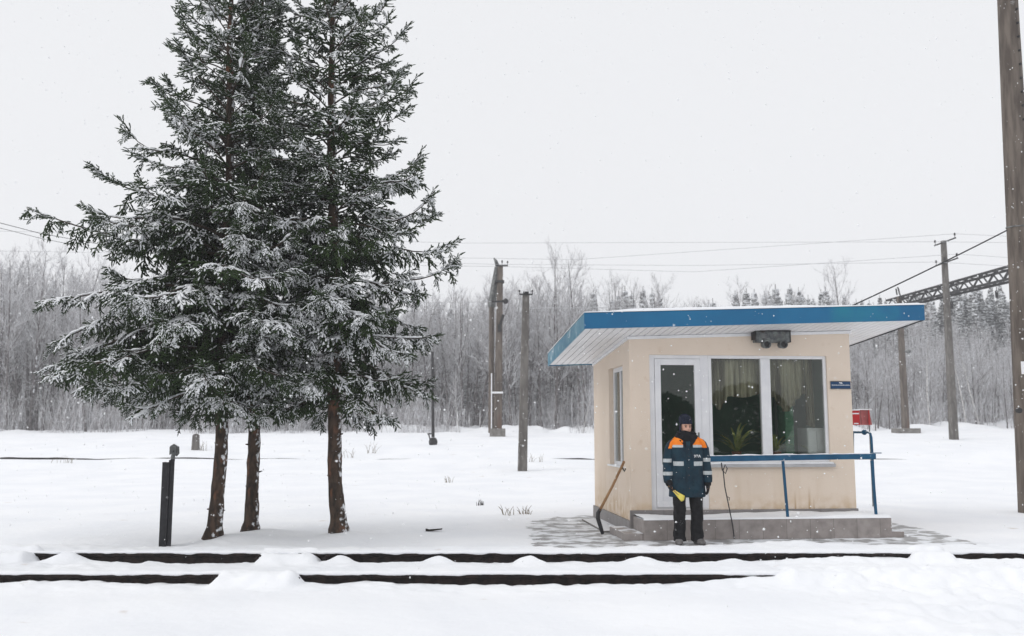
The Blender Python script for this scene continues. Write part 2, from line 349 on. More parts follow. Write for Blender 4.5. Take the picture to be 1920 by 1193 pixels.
def gz(x, y):
    x = np.asarray(x, float); y = np.asarray(y, float)
    z = np.interp(y, _yy, _zz) + .35 * sstep(8, 40, x) * sstep(45, 70, y)
    far = sstep(20, 45, y)
    z = z + (.10 * far + .035 * (1 - far)) * fbm(x * .35, y * .35, 3)
    z = z + (.45 + .75 * sstep(-14, -8, x)) * np.clip(fbm(x * .3 + 40, y * .3, 4), 0, 1) * sstep(57, 63, y)                    # brush heaps under snow at the wood's edge
    z = z + 11 * sstep(22, 75, x) * sstep(100, 135, y)                                               # wooded rise far behind the booth
    near = (1 - sstep(18, 24, y))
    z = z + near * .02 * fbm(x * 1.3, y * 1.3 + 7, 4)
    right = sstep(2.2, 3.6, x) * (1 - sstep(10.2, 10.75, y) * (1 - .5 * sstep(11.3, 12, y))) * (1 - sstep(12.4, 13.4, y))                                          # trampled snow, right of the front rail
    z = z + right * (.075 * np.abs(fbm(x * 2.2, y * 2.2, 5)) + .045 * fbm(x * 6, y * 6, 3) + .012)
    xf = lambda p: x_at(p, YF, .1); xr = lambda p: x_at(p, YR, .1)
    # base level of the track
    z = z + .055 * (1 - sstep(11.9, 12.7, y)) * sstep(7.5, 8.6, y) + .04 * np.exp(-((y - YF + .25) / .3) ** 2)
    wob = .05 * fbm(x * .9, y * 0 + 3, 3)
    # between the rails
    mid = sstep(YF + .03, YF + .3, y) * (1 - sstep(YR - .16, YR - .03, y))
    z = z + mid * (.018 + .015 * fbm(x * 2, y * 2, 3))
    hump = np.maximum(0, np.sin(x * 2 * math.pi / 1.12 + 1.3 * fbm(x * .6, y * 0, 2))) ** 2
    hz = interval(x, xr(560), xr(1330), .3) * .062 + .012
    z = z + hump * hz * np.exp(-((y - (YR - .1)) / .13) ** 2)
    z = z + np.clip(fbm(x * 1.7 + 9, y * 0 + 1, 3), 0, 1) * .05 * np.exp(-((y - (YF - .12)) / .12) ** 2)
    one = np.exp(-((x - xr(136)) / .19) ** 2) * .12 * np.exp(-((y - (YR - .1)) / .12) ** 2)
    z = z + one
    # snow lying over the rails
    x0_ = x; x = x + .10 * fbm(x * 3 + 5, y * 3, 4)
    cr = np.maximum.reduce([interval(x, -40, xr(66), .06), interval(x, xr(496), xr(604), .05), .30 * sstep(xr(1380), xr(1500), x), interval(x, xr(1705), xr(1780), .06), .42 * interval(x, xr(1560), xr(1700), .1)])
    cf = np.maximum.reduce([interval(x, xf(410), xf(562), .05), .45 * sstep(xf(1180), xf(1440), x), sstep(xf(1425), xf(1480), x)])
    x = x0_
    z = z + cr * (.11 + .02 * fbm(x * 4, y * 4, 3) + .03 * fbm(x * 9, y * 11, 3)) * np.exp(-((y - YR + .06) / .2) ** 4)
    z = z + cf * (.12 + .03 * fbm(x * 4, y * 4, 3) + .03 * fbm(x * 9 + 4, y * 11, 3)) * np.exp(-((y - YF + .05) / .24) ** 4)
    # bank behind the rear rail
    bank = sstep(YR + .02, YR + .1, y) * (1 - sstep(11.6 + .5 * fbm(x * .8, y * 0 + 2, 3), 12.65 + .2 * fbm(x * .8, y * 0 + 2, 3), y))
    z = z + bank * (.085 + .02 * fbm(x * 2, y * 2, 3))
    trk = sstep(8.7, 9.1, y) * (1 - sstep(12.6, 13.1, y))
    z = z + trk * (.022 * fbm(x * 5.5, y * 6.5, 2) + .016 * fbm(x * 11, y * 12, 2))
    # swept paving
    z = z + .035 * near * sstep(12.7, 13.3, y)
    pav = sstep(-.35, .55, x + .25 * fbm(x * 2, y * 2, 3)) * (1 - sstep(6.1, 7.1, x)) * sstep(12.55, 13.0, y) * (1 - sstep(16.4, 18.2, y + .6 * fbm(x, y, 3)))
    pav = np.maximum(pav, interval(x, 1.2, 6.0, .15) * interval(y, 13.3, 17.5, .2))
    z = z * (1 - pav) + pav * (-.021 + .028 * fbm(x * .9, y * 4.5, 5) + .012 * fbm(x * 5, y * 13, 3) + .022 * (1 - sstep(-.3, 1.1, x)) - .010 * sstep(1.2, 2.0, x))
    for fx, fy in FEET:
        z = z - .045 * np.exp(-(((x - fx) / .085) ** 2 + ((y - fy) / .13) ** 2) ** 2)
    for tx, ty in TRUNKS:
        z = z + .10 * np.exp(-(((x - tx - .1) / .45) ** 2 + ((y - ty) / .5) ** 2))
    return z

def gz1(x, y): return float(gz(np.array([x]), np.array([y]))[0])

xs = np.concatenate([np.linspace(-170, -60, 24)[:-1], np.linspace(-60, -8.2, 80)[:-1], np.arange(-8.2, 8.4, .032), np.linspace(8.4, 60, 80)[1:], np.linspace(60, 170, 24)[1:]])
ys = np.concatenate([np.linspace(-60, 5, 28)[:-1], np.arange(5, 8.9, .05), np.arange(8.9, 11.5, .022), np.arange(11.5, 19, .05), np.linspace(19, 75, 170)[1:], np.linspace(75, 200, 60)[1:]])
X, Y = np.meshgrid(xs, ys); Z = gz(X, Y)
nx, ny = len(xs), len(ys)
I = np.arange(nx * ny).reshape(ny, nx)
Q = np.stack([I[:-1, :-1], I[:-1, 1:], I[1:, 1:], I[1:, :-1]], -1).reshape(-1, 4)
tag(np_mesh('snow_ground', np.stack([X, Y, Z], -1).reshape(-1, 3), Q, M['snow'], smooth=True), 'snow covered ground', kind='structure')
pv = MB(); pv.box(-.3, 7.4, 12.5, 18.6, -.3, .0)
tag(pv.build('paving', M['paving']), 'grey paving blocks half covered by snow', kind='structure')

# ------------------------------------------------------------------ rails
def rail(name, y, label, gaps, x0=-12.0, x1=12.0):
    t = empty(name, (0, y, .05), 0, label, 'rail', 'rails of the near track')
    pr = [(-.075, -.06), (-.075, -.047), (-.012, -.03), (-.012, .07), (-.036, .083), (-.036, .115), (-.03, .12), (.03, .12), (.036, .115), (.036, .083), (.012, .07), (.012, -.03), (.075, -.047), (.075, -.06)]
    m = MB(); m.loft([[(x, a, b) for a, b in pr] for x in np.linspace(x0, x1, 60)]); m.build('steel_rail', M['rail'], t)
    n = 1400; xx = np.linspace(x0, x1, n); h = .014 + .016 * np.abs(fbm(xx * 5, xx * 0 + y, 4)); ovh = .003 + .012 * np.clip(fbm(xx * 5 + 3, xx * 0 + y + 5, 5), -.2, 1)
    rings = [[(x, -.036 - o, .114 - 1.6 * max(o, 0)), (x, -.032 - o, .122 + hh * .6), (x, 0, .122 + hh), (x, .05, .12 + hh * .5), (x, .05, .1)] for x, hh, o in zip(xx, h, ovh)]
    MB().loft(rings).build('snow_cap', M['snow_cap'], t, smooth=True)
    for gx in gaps:                                                                                  # rail clips standing out of the snow
        c = MB(); c.box(gx - .025, gx + .025, -.14, -.045, -.02, .075); c.tube([(gx, -.11, .06), (gx + .03, -.13, .1), (gx + .06, -.12, .085)], .014, 6)
        c.build('rail_clip', M['rail'], t)
    return t
rail('railway_rail', YR, 'rear dark rail of the near track, running closest to the booth and the spruces', [x_at(p, YR, .1) for p in (487, 558, 612)])
rail('railway_rail', YF, 'front dark rail of the near track, in the open snow farthest from the booth', [x_at(p, YF, .1) for p in (404, 490, 556)])
# distant track
t = empty('railway_rail', (0, 36.2, 0), 0, 'thin rail of the distant track, half buried beyond the concrete pole', 'rail')
m = MB(); m.box(-60, 60, -.04, .04, .1, 1.0); 
xx = np.linspace(-45, 45, 500)
zt = gz(xx, xx * 0 + 36.1)
r0 = [[(x, -.04, z - .25), (x, -.04, z + dz), (x, .04, z + dz), (x, .04, z - .25)] for x, z, dz in zip(xx, zt, .018 + .11 * np.clip(fbm(xx * .33, xx * 0 + 11, 4), -.5, 1))]
MB().loft(r0).build('steel_rail', M['rail'], t)

# ------------------------------------------------------------------ the booth
W_, D_ = 3.59, 2.95
Z0, SU, SV = 3.035, .036, -.073
def zr(u, v): return Z0 + SU * u + SV * v
booth = empty('crossing_booth', (BX, BY, 0), BA, 'small beige plastered booth with flat blue edged roof, glazed door and large window', 'booth')
m = MB(); T_ = .15
def wallpiece(u0, u1, v0, v1, z0, z1=None):
    zt = (lambda u, v: zr(u, v) - .002) if z1 is None else (lambda u, v: z1)
    m.hexa([(u0, v0, z0), (u1, v0, z0), (u1, v1, z0), (u0, v1, z0), (u0, v0, zt(u0, v0)), (u1, v0, zt(u1, v0)), (u1, v1, zt(u1, v1)), (u0, v1, zt(u0, v1))])
FU0, FU1, FZ1, WZ0, DU1 = .32, 3.20, 2.757, 1.085, 1.235
wallpiece(0, FU0, 0, T_, 0); wallpiece(FU1, W_, 0, T_, 0); wallpiece(FU0, FU1, 0, T_, FZ1); wallpiece(DU1, FU1, 0, T_, 0, WZ0); wallpiece(FU0, DU1, 0, T_, 0, .36)
SV0, SV1, SZ0, SZ1 = .48, 1.56, 1.0, 2.63
wallpiece(0, T_, T_, SV0, 0); wallpiece(0, T_, SV1, D_, 0); wallpiece(0, T_, SV0, SV1, SZ1); wallpiece(0, T_, SV0, SV1, 0, SZ0)
wallpiece(W_ - T_, W_, T_, D_, 0); wallpiece(T_, W_ - T_, D_ - T_, D_, 0)
m.build('wall', M['plaster'], booth)
# lining
il = MB()
il.box(T_ + .002, W_ - T_ - .002, D_ - T_ - .02, D_ - T_ - .002, .3, 2.8); il.box(T_ + .002, T_ + .02, T_ + .01, SV0, .3, 2.8); il.box(T_ + .002, T_ + .02, SV1, D_ - T_ - .03, .3, 2.8)
il.build('inner_wall', M['inner_green'], booth)
il = MB(); il.box(W_ - T_ - .02, W_ - T_ - .002, T_ + .01, D_ - T_ - .03, .3, 2.8); il.build('inner_wall', M['inner_pale'], booth)
il = MB(); il.box(T_ + .01, W_ - T_ - .01, T_ + .005, D_ - T_ - .01, .25, .3); il.build('inner_floor', M['inner_dark'], booth)
il = MB(); il.box(T_ + .01, W_ - T_ - .01, T_ + .005, D_ - T_ - .01, 2.80, 2.82); il.build('inner_ceiling', M['inner_dark'], booth)
# plinth
p = MB(); p.box(-.025, W_ + .02, -.022, -.002, .0, .37); p.box(-.03, -.002, .0, D_ + .02, -.05, .21)
p.build('plinth', M['plinth'], booth)
pe = MB(); pe.box(-.36, -.03, .36, 2.3, -.1, .03); pe.build('apron', M['concrete'], booth)
# roof
VF, UL, UR, VB, FH = .86, .856, .80, .06, .225
roof = MB(); a, b_, c_, d_ = -UL + .02, W_ + UR - .02, -VF + .02, D_ + VB - .02
roof.hexa([(a, c_, zr(a, c_) + .03), (b_, c_, zr(b_, c_) + .03), (b_, d_, zr(b_, d_) + .03), (a, d_, zr(a, d_) + .03), (a, c_, zr(a, c_) + FH - .02), (b_, c_, zr(b_, c_) + FH - .02), (b_, d_, zr(b_, d_) + FH - .02), (a, d_, zr(a, d_) + FH - .02)])
ro = roof.build('roof', M['dark_trim'], booth)
so = MB(); u = -UL + .022                                     # soffit of narrow white panels running front to back
while u < W_ + UR - .03:
    u1 = min(u + .106, W_ + UR - .022)
    so.hexa([(u, c_, zr(u, c_) + .004), (u1, c_, zr(u1, c_) + .004), (u1, d_, zr(u1, d_) + .004), (u, d_, zr(u, d_) + .004), (u, c_, zr(u, c_) + .028), (u1, c_, zr(u1, c_) + .028), (u1, d_, zr(u1, d_) + .028), (u, d_, zr(u, d_) + .028)])
    u += .12
so.build('soffit', M['white_panel'], ro)
def fascia(u0, v0, u1, v1, nu, nv, th, mt, nm='fascia'):
    f = MB(); q = []
    for (uu, vv) in ((u0, v0), (u1, v1)):
        q.append(((uu, vv), (uu + nu * th, vv + nv * th)))
    (A, A2), (B, B2) = q
    f.hexa([(*A, zr(*A) - .012), (*B, zr(*B) - .012), (*B2, zr(*B) - .012), (*A2, zr(*A) - .012), (*A, zr(*A) + FH), (*B, zr(*B) + FH), (*B2, zr(*B) + FH), (*A2, zr(*A) + FH)])
    return f.build(nm, mt, ro, bevel=.004)
fascia(-UL, -VF, W_ + UR, -VF, 0, 1, .018, M['blue'])
fascia(-UL, -VF + .02, -UL, D_ + VB, 1, 0, .018, M['pale_blue'])['label'] = 'pale weathered blue fascia along the booth side'
fascia(W_ + UR, -VF + .02, W_ + UR, D_ + VB, -1, 0, .018, M['dark_trim'])
fascia(-UL + .02, D_ + VB, W_ + UR - .02, D_ + VB, 0, -1, .018, M['blue'])
ct = MB()                                                     # white corner cove between wall and soffit
ct.hexa([(-.03, -.03, zr(0, 0) - .045), (W_ + .03, -.03, zr(W_, 0) - .045), (W_ + .03, -.003, zr(W_, 0) - .045), (-.03, -.003, zr(0, 0) - .045), (-.03, -.03, zr(0, 0)), (W_ + .03, -.03, zr(W_, 0)), (W_ + .03, -.003, zr(W_, 0)), (-.03, -.003, zr(0, 0))])
ct.hexa([(-.03, .0, zr(0, 0) - .045), (-.003, .0, zr(0, 0) - .045), (-.003, D_, zr(0, D_) - .045), (-.03, D_, zr(0, D_) - .045), (-.03, .0, zr(0, 0)), (-.003, 0, zr(0, 0)), (-.003, D_, zr(0, D_)), (-.03, D_, zr(0, D_))])
ct.build('cove', M['white_panel'], booth)
# snow on the roof
nu, nv = 160, 60
uu = np.linspace(-UL - .004, W_ + UR + .004, nu); vv = np.linspace(-VF - .006, D_ + VB + .01, nv)
U, V = np.meshgrid(uu, vv)
hh = .035 + .03 * interval(U, .1, 3.0, .8) + .03 * fbm(U * 1.2, V * 1.2, 4)
edge = np.minimum.reduce([U - uu[0], uu[-1] - U, V - vv[0], vv[-1] - V]); hh = np.clip(hh, .03, 1) * sstep(-.09, .12, edge)
Zs = Z0 + SU * U + SV * V + FH + .003
top = np.stack([U, V, Zs + hh], -1).reshape(-1, 3)
I = np.arange(nu * nv).reshape(nv, nu); Q = np.stack([I[:-1, :-1], I[:-1, 1:], I[1:, 1:], I[1:, :-1]], -1).reshape(-1, 4)
per = np.concatenate([I[0, :], I[1:, -1], I[-1, -2::-1], I[-2:0:-1, 0]])
base = top[per].copy(); base[:, 2] = Zs.reshape(-1)[per] ; k0 = len(top); n_ = len(per)
Q2 = np.stack([per, k0 + np.arange(n_), k0 + (np.arange(n_) + 1) % n_, np.roll(per, -1)], -1)
np_mesh('snow_cap', np.vstack([top, base]), np.vstack([Q, Q2]), M['snow_cap'], ro, smooth=True)

def frame(name, parent, u0, u1, z0, z1, v0, v1, wd, mt, rev=False):
    f = MB()
    f.box(u0, u0 + wd, v0, v1, z0, z1); f.box(u1 - wd, u1, v0, v1, z0, z1)
    f.box(u0 + wd, u1 - wd, v0, v1, z1 - wd, z1); f.box(u0 + wd, u1 - wd, v0, v1, z0, z0 + wd)
    return f.build(name, mt, parent, bevel=.004)
# door: outer frame, leaf, glass, panel
of = MB(); of.box(FU0, FU0 + .085, .03, .11, .36, FZ1); of.box(1.14, DU1 + .035, .03, .11, .36, FZ1); of.box(FU0 + .085, 1.14, .03, .11, FZ1 - .06, FZ1); of.box(FU0 + .085, 1.14, .03, .11, .36, .40)
of.build('door_frame', M['pvc'], booth, bevel=.004)
dr = frame('door', booth, .408, 1.137, .405, FZ1 - .063, .015, .075, .095, M['pvc'])
ml = MB(); ml.box(.503, 1.042, .02, .07, .97, 1.06); ml.box(.503, 1.042, .03, .06, .50, .97); ml.box(.55, .995, .024, .03, .55, .92); ml.build('door_panel', M['pvc'], dr, bevel=.004)
g = MB(); g.box(.503, 1.042, .042, .05, 1.06, FZ1 - .158); g.build('door_pane', M['glass'], dr)
hd = MB(); hd.box(1.075, 1.1, .003, .015, 1.33, 1.55); hd.tube([(1.087, .01, 1.45), (1.087, -.03, 1.45), (1.0, -.035, 1.45)], .009, 8); hd.build('door_handle', M['grey_metal'], dr)
# big window: frame, mullion, two panes, sill
wf = frame('window', booth, DU1 + .037, FU1, WZ0, FZ1, .03, .10, .05, M['pvc'])
mu = MB(); mu.box(2.12, 2.275, .02, .105, WZ0 + .05, FZ1 - .05); mu.build('mullion', M['pvc'], wf, bevel=.004)
g = MB(); g.box(DU1 + .087, 2.118, .06, .068, WZ0 + .05, FZ1 - .05); g.build('window_pane', M['glass'], wf)
g = MB(); g.box(2.277, FU1 - .05, .06, .068, WZ0 + .05, FZ1 - .05); g.build('window_pane', M['glass'], wf)
si = MB(); si.hexa([(DU1 - .02, -.045, 1.045), (FU1 + .06, -.045, 1.045), (FU1 + .06, .028, 1.065), (DU1 - .02, .028, 1.065), (DU1 - .02, -.045, 1.06), (FU1 + .06, -.045, 1.06), (FU1 + .06, .028, 1.082), (DU1 - .02, .028, 1.082)])
si.box(DU1 - .02, FU1 + .06, -.05, -.045, 1.015, 1.062); si.build('window_sill', M['sill_grey'], wf)
sn = MB(); sn.loft([[(x, -.043, 1.061), (x, -.035, 1.066 + h * .7), (x, .0, 1.08 + h), (x, .026, 1.083)] for x, h in zip(np.linspace(DU1, FU1 + .04, 60), .006 + .02 * np.abs(fbm(np.linspace(0, 14, 60), np.zeros(60), 3)))]); sn.build('sill_snow', M['snow_cap'], wf, smooth=True)
# side window set back in a reveal
def sframe():
    f = MB(); x0, x1, wd = .075, .13, .07
    f.box(x0, x1, SV0, SV0 + wd, SZ0, SZ1); f.box(x0, x1, SV1 - wd, SV1, SZ0, SZ1); f.box(x0, x1, SV0 + wd, SV1 - wd, SZ1 - wd, SZ1); f.box(x0, x1, SV0 + wd, SV1 - wd, SZ0, SZ0 + wd); f.box(x0 + .004, x1, 1.0, 1.06, SZ0 + wd, SZ1 - wd)
    return f.build('window', M['pvc'], booth, bevel=.004)
sw = sframe(); sw['label'] = 'narrow side window in a deep reveal'
g = MB(); g.box(.1, .107, SV0 + .07, .998, SZ0 + .07, SZ1 - .07); g.box(.1, .107, 1.062, SV1 - .07, SZ0 + .07, SZ1 - .07); g.build('window_pane', M['glass'], sw)
si = MB(); si.box(-.04, .074, SV0 - .03, SV1 + .03, SZ0 - .012, SZ0 + .012); si.build('window_sill', M['white_panel'], sw)
# curtain: pleated sheet with swags
def curtain(u0, u1, v, ztop, zbot, amp, per, name):
    n = 170; c = MB(); rows = []
    for i in range(n):
        t_ = i / (n - 1); u_ = u0 + (u1 - u0) * t_; ph = 6.283 * u_ / per + 1.4 * math.sin(u_ * 7)
        dv = amp * math.sin(ph) + amp * .5 * math.sin(ph * 2.3 + 1)
        rows.append((u_, dv, zbot(u_)))
    k = 12; vs_, fs = [], []
    for (u_, dv, zb) in rows:
        for j in range(k): vs_.append((u_ , v + dv * (.3 + .7 * j / (k - 1)), ztop + (zb - ztop) * j / (k - 1)))
    for i in range(n - 1):
        for j in range(k - 1): fs.append((i * k + j, i * k + j + 1, (i + 1) * k + j + 1, (i + 1) * k + j))
    c.add(vs_, fs); o = c.build(name, M['curtain'], None, smooth=True)
    so_ = o.modifiers.new('cloth', 'SOLIDIFY'); so_.thickness = .004
    o.location = booth.location; o.rotation_euler = booth.rotation_euler
    return o
cz = lambda u_: 2.2 - .3 * math.exp(-((u_ - 1.5) / .1) ** 2) - .22 * math.exp(-((u_ - 2.6) / .16) ** 2) - .10 * abs(math.sin(u_ * 4.2))
tag(curtain(1.28, 2.92, .24, 2.72, cz, .05, .115, 'curtain'), 'short pleated olive curtain hanging inside across the top of the big window', 'curtain')
tag(curtain(2.93, 3.05, .23, 2.73, lambda u_: 1.62 + .4 * (3.05 - u_), .03, .07, 'curtain'), 'long olive curtain gathered inside at the window edge by the blue wall plate', 'curtain')
bm4 = Matrix.Translation((BX, BY, 0)) @ Matrix.Rotation(BA, 4, 'Z')
def bw(u, v, z): return bm4 @ Vector((u, v, z))
# things indoors
tb = empty('window_table', bw(1.98, .36, .3), BA, 'dark table standing inside the booth under the big window', 'table')
q = MB(); q.box(-.72, .72, -.16, .16, .78, .82); q.build('tabletop', M['inner_dark'], tb)
for sx in (-.68, .68):
    for sy in (-.13, .13):
        q = MB(); q.box(sx - .02, sx + .02, sy - .02, sy + .02, .0, .78); q.build('leg', M['inner_dark'], tb)
def plant(u, v, s, label, seed):
    rd = random.Random(seed); t = empty('potted_plant', bw(u, v, 1.12), BA, label, 'plant', 'potted plants behind the big window')
    q = MB(); q.loft([[(r * math.cos(6.283 * j / 14), r * math.sin(6.283 * j / 14), z) for j in range(14)] for r, z in ((.05, 0), (.075, .11), (.08, .115), (.08, .13))]); q.build('pot', M['pot'], t)
    lf = MB()
    for i in range(26):
        az = rd.uniform(0, 6.283); el = rd.uniform(.7, 1.4); ln = s * rd.uniform(.3, .55); pts = []; p_ = Vector((0, 0, .1)); e = el
        for k in range(8):
            pts.append(p_.copy()); p_ = p_ + Vector((math.cos(az) * math.cos(e), math.sin(az) * math.cos(e) * .55, math.sin(e))) * ln / 7; e -= rd.uniform(.08, .26)
        sdv = Vector((-math.sin(az), math.cos(az), 0)); vv_ = []
        for k, p_ in enumerate(pts):
            wd = .014 * s * math.sin(math.pi * (k + .6) / 8.2); vv_ += [p_ + sdv * wd, p_ - sdv * wd]
        lf.add(vv_, [(2 * k, 2 * k + 1, 2 * k + 3, 2 * k + 2) for k in range(7)])
    lf.build('leaves', M['leaf'], t); return t
plant(1.77, .25, 1.45, 'potted plant with long arching leaves behind the window pane next to the door', 3)
plant(2.42, .25, 1.25, 'potted plant with narrow upright leaves beside the window mullion', 8)
cb = empty('cabinet', bw(3.09, .46, .3), BA, 'white cabinet added inside the booth for the bright patch behind the window edge', 'cabinet')  # added white box, stands in for daylight from a window farther inside
q = MB(); q.box(-.14, .16, -.2, .2, 0, 1.32); q.build('body', M['white_panel'], cb, bevel=.006)
q = MB(); q.box(-.13, .0, -.215, -.202, .05, 1.28); q.build('door', M['white_panel'], cb, bevel=.004)
q = MB(); q.box(.01, .15, -.215, -.202, .05, 1.28); q.build('door', M['white_panel'], cb, bevel=.004)
gp = empty('wardrobe', bw(2.71, .55, .3), BA, 'green wardrobe inside the booth between plant and white cabinet', 'wardrobe')
q = MB(); q.box(-.075, .075, -.15, .15, 0, 1.72); q.build('body', M['inner_green'], gp, bevel=.006)
q = MB(); q.box(-.068, .068, -.168, -.152, .05, 1.68); q.build('door', M['inner_green'], gp)

# floodlight under the soffit
lp = empty('floodlight', bw(2.245, -.02, 3.03), BA, 'weathered grey floodlight box with two round lamps fixed above the window', 'floodlight')
q = MB(); q.box(-.27, .27, -.20, -.03, -.08, .09); q.build('housing', M['lamp_metal'], lp, bevel=.008)
q = MB(); q.box(-.29, .29, -.22, -.03, .09, .105); q.box(-.29, -.27, -.2, -.03, -.04, .09); q.box(.27, .29, -.2, -.03, -.08, .09); q.build('cover', M['dark_metal'], lp)
for sx in (-.11, .16):
    q = MB(); q.loft([[(sx + r * math.cos(6.283 * j / 16), -.12 + dy, -.115 + r * math.sin(6.283 * j / 16)) for j in range(16)] for r, dy in ((.03, .07), (.05, .04), (.062, -.06), (.066, -.11), (.05, -.112), (.045, -.09))])
    q.tube([(sx, -.12, -.02), (sx, -.12, -.075)], .018, 8); l_ = q.build('lamp', M['lamp_metal'], lp, smooth=False)
    q = MB(); q.ball((sx, -.205, -.115), .046, 14, 6, sc=(1, .25, 1)); q.build('lens', M['dark_metal'], l_, smooth=True)
for sx in (-.14, .11):
    q = MB(); q.box(sx - .06, sx + .06, -.206, -.2, -.02, .05); q.build('plate', M['grey_metal'], lp)

def text_mesh(name, body, size, mt, parent, loc, rot, bold=False):
    c = bpy.data.curves.new(name, 'FONT'); c.body = body; c.size = size; c.align_x = 'CENTER'; c.align_y = 'CENTER'; c.extrude = .0015
    if bold: c.offset = size * .02
    tmp = bpy.data.objects.new(name, c); COL.objects.link(tmp); dg = bpy.context.evaluated_depsgraph_get()
    me = bpy.data.meshes.new_from_object(tmp.evaluated_get(dg)); bpy.data.objects.remove(tmp)
    me.materials.clear(); me.materials.append(mt)
    o = bpy.data.objects.new(name, me); COL.objects.link(o); o.parent = parent; o.location = loc; o.rotation_euler = rot
    return o
# blue plate on the wall: a small emblem and rows of lettering too fine to read
sg = empty('name_plate', bw(3.41, -.004, 2.295), BA, 'small dark blue plate with white lettering on the beige wall beside the window', 'sign')
q = MB(); q.box(-.165, .165, -.014, -.002, -.055, .055); q.build('plate', M['sign_blue'], sg, bevel=.003)
q = MB(); q.box(-.028, .022, -.018, -.0145, .030, .044); q.box(-.006, .03, -.018, -.0145, .022, .030)
rd = random.Random(4); u = -.15
while u < .148:
    wl = rd.choice([.006, .009, .012]); q.box(u, min(u + wl, .15), -.017, -.0145, -.006, .006 - (rd.random() < .3) * .004); u += wl + .004
q.build('lettering', M['white_paint'], sg)
fr = MB(); fr.box(-.17, .17, -.016, -.002, .056, .063); fr.box(-.17, .17, -.016, -.002, -.063, -.056); fr.build('edge_strip', M['grey_metal'], sg)

# platform in front of the door
pl = empty('entrance_platform', bw(0, 0, 0), BA, 'low tiled platform along the front of the booth with a step at each end', 'platform')
q = MB(); q.box(.02, 3.78, -.71, -.025, -.1, .288); q.build('base', M['tile'], pl, bevel=.006)
q = MB(); q.box(3.782, 3.98, -.69, -.2, -.1, .085); q.build('step', M['tile'], pl, bevel=.006)
q = MB(); q.box(-.27, .018, -.69, .35, -.1, .1); q.build('step', M['tile'], pl, bevel=.006)
nx_, ny_ = 190, 34; uu = np.linspace(.02, 3.78, nx_); vv = np.linspace(-.712, -.03, ny_); U, V = np.meshgrid(uu, vv)
hz = .010 + .03 * fbm(U * 1.6, V * 2.2, 5) + .028 * sstep(.8, 3.2, U) + .012 * sstep(-.45, -.1, V); hz = np.clip(hz, -.004, .06) * sstep(0, .03, V + .71)
I = np.arange(nx_ * ny_).reshape(ny_, nx_); Q = np.stack([I[:-1, :-1], I[:-1, 1:], I[1:, 1:], I[1:, :-1]], -1).reshape(-1, 4)
np_mesh('snow_cover', np.stack([U, V, .2885 + hz], -1).reshape(-1, 3), Q, M['snow_cap'], pl, smooth=True)

# blue handrail on the platform
hr = empty('handrail', bw(0, 0, .288), BA, 'blue steel handrail with a flat top rail running along the platform below the window', 'handrail')
q = MB(); q.hexa([(.86, -.625, .83), (3.63, -.625, .868), (3.63, -.575, .868), (.86, -.575, .83), (.86, -.625, .915), (3.63, -.625, .945), (3.63, -.575, .945), (.86, -.575, .915)]); q.box(3.56, 3.72, -.63, -.57, .948, .962)
q.build('top_rail', M['rail_blue'], hr, bevel=.004)
for u_, dx in ((.89, 0), (2.225, -.045), (3.6, -.03)):
    q = MB(); q.bar((u_ + dx, -.6, .84), (u_, -.6, 0), .034, .034); q.build('post', M['rail_blue'], hr)
q = MB(); q.loft([[(x, -.622, z), (x, -.615, z + h), (x, -.59, z + h), (x, -.577, z)] for x, z, h in zip(np.linspace(.87, 3.62, 80), np.linspace(.916, .945, 80), .004 + .022 * np.abs(fbm(np.linspace(0, 18, 80), np.zeros(80) + 4, 3)))]); q.build('snow_cap', M['snow_cap'], hr, smooth=True)
# second, smaller rail at the side steps
h2 = empty('handrail', bw(4.0, .15, 0), BA, 'short bent blue handrail beyond the booth corner under the red box', 'handrail')
q = MB(); q.tube([(.0, .7, 1.55), (0, .16, 1.55), (.0, .1, 1.53), (0, .07, 1.46), (0, .05, .35), (0, .05, -.1)], .019, 8); q.build('bent_pipe', M['rail_blue'], h2)
q = MB(); q.tube([(0, .85, -.1), (0, .7, 1.55)], .02, 8); q.build('post', M['rail_blue'], h2)
q = MB(); q.ball((0, .3, 1.55), .045, 10, 6); q.build('joint', M['rail_blue'], h2)

# cord hanging from the handrail
cdo = MB(); pts = [(1.22, -.64, .82 + .288), (1.225, -.66, 1.0), (1.27, -.665, .95), (1.3, -.66, 1.02), (1.27, -.66, 1.08), (1.235, -.665, 1.0), (1.25, -.68, .75), (1.29, -.73, .45), (1.33, -.745, .2), (1.345, -.75, .02)]
cdo.tube([bw(*p_) for p_ in pts], .0085, 6); cdo.tube([bw(1.27, -.69, .62), bw(1.31, -.70, .60), bw(1.30, -.7, .56)], .006, 5)
tag(cdo.build('hanging_cord', M['wire']), 'thin dark cord with a loop hanging from the blue handrail to the ground', 'cord')

# scraper leaning on the side wall
A_ = at_y(1170, 866, 14.25); B_ = at_y(1124, 958, 13.75); C_ = at_y(1130, 1001, 13.72); C_.z = max(C_.z, .01)
sct = empty('ice_scraper', (0, 0, 0), 0, 'wooden handled ice scraper with a bent black iron end leaning on the booth side wall', 'ice scraper')
q = MB(); q.tube([A_, A_.lerp(B_, .5) + Vector((.005, 0, -.01)), B_], [.021, .02, .021], 8); q.build('handle', M['wood_handle'], sct, smooth=True)
q = MB(); mid_ = at_y(1121, 972, 13.72); q.tube([A_.lerp(B_, .97), B_ + Vector((-.02, 0, -.03)), mid_, at_y(1126, 988, 13.7), C_], [.026, .03, .032, .03, .026], 8); q.build('blade', M['black_steel'], sct)
q = MB(); H_ = at_y(1168, 879, 14.2); q.tube([A_.lerp(B_, .1), H_, H_ + Vector((.02, -.02, -.04)), H_ + Vector((.04, 0, .0))], .012, 6); q.build('hook', M['dark_metal'], sct)

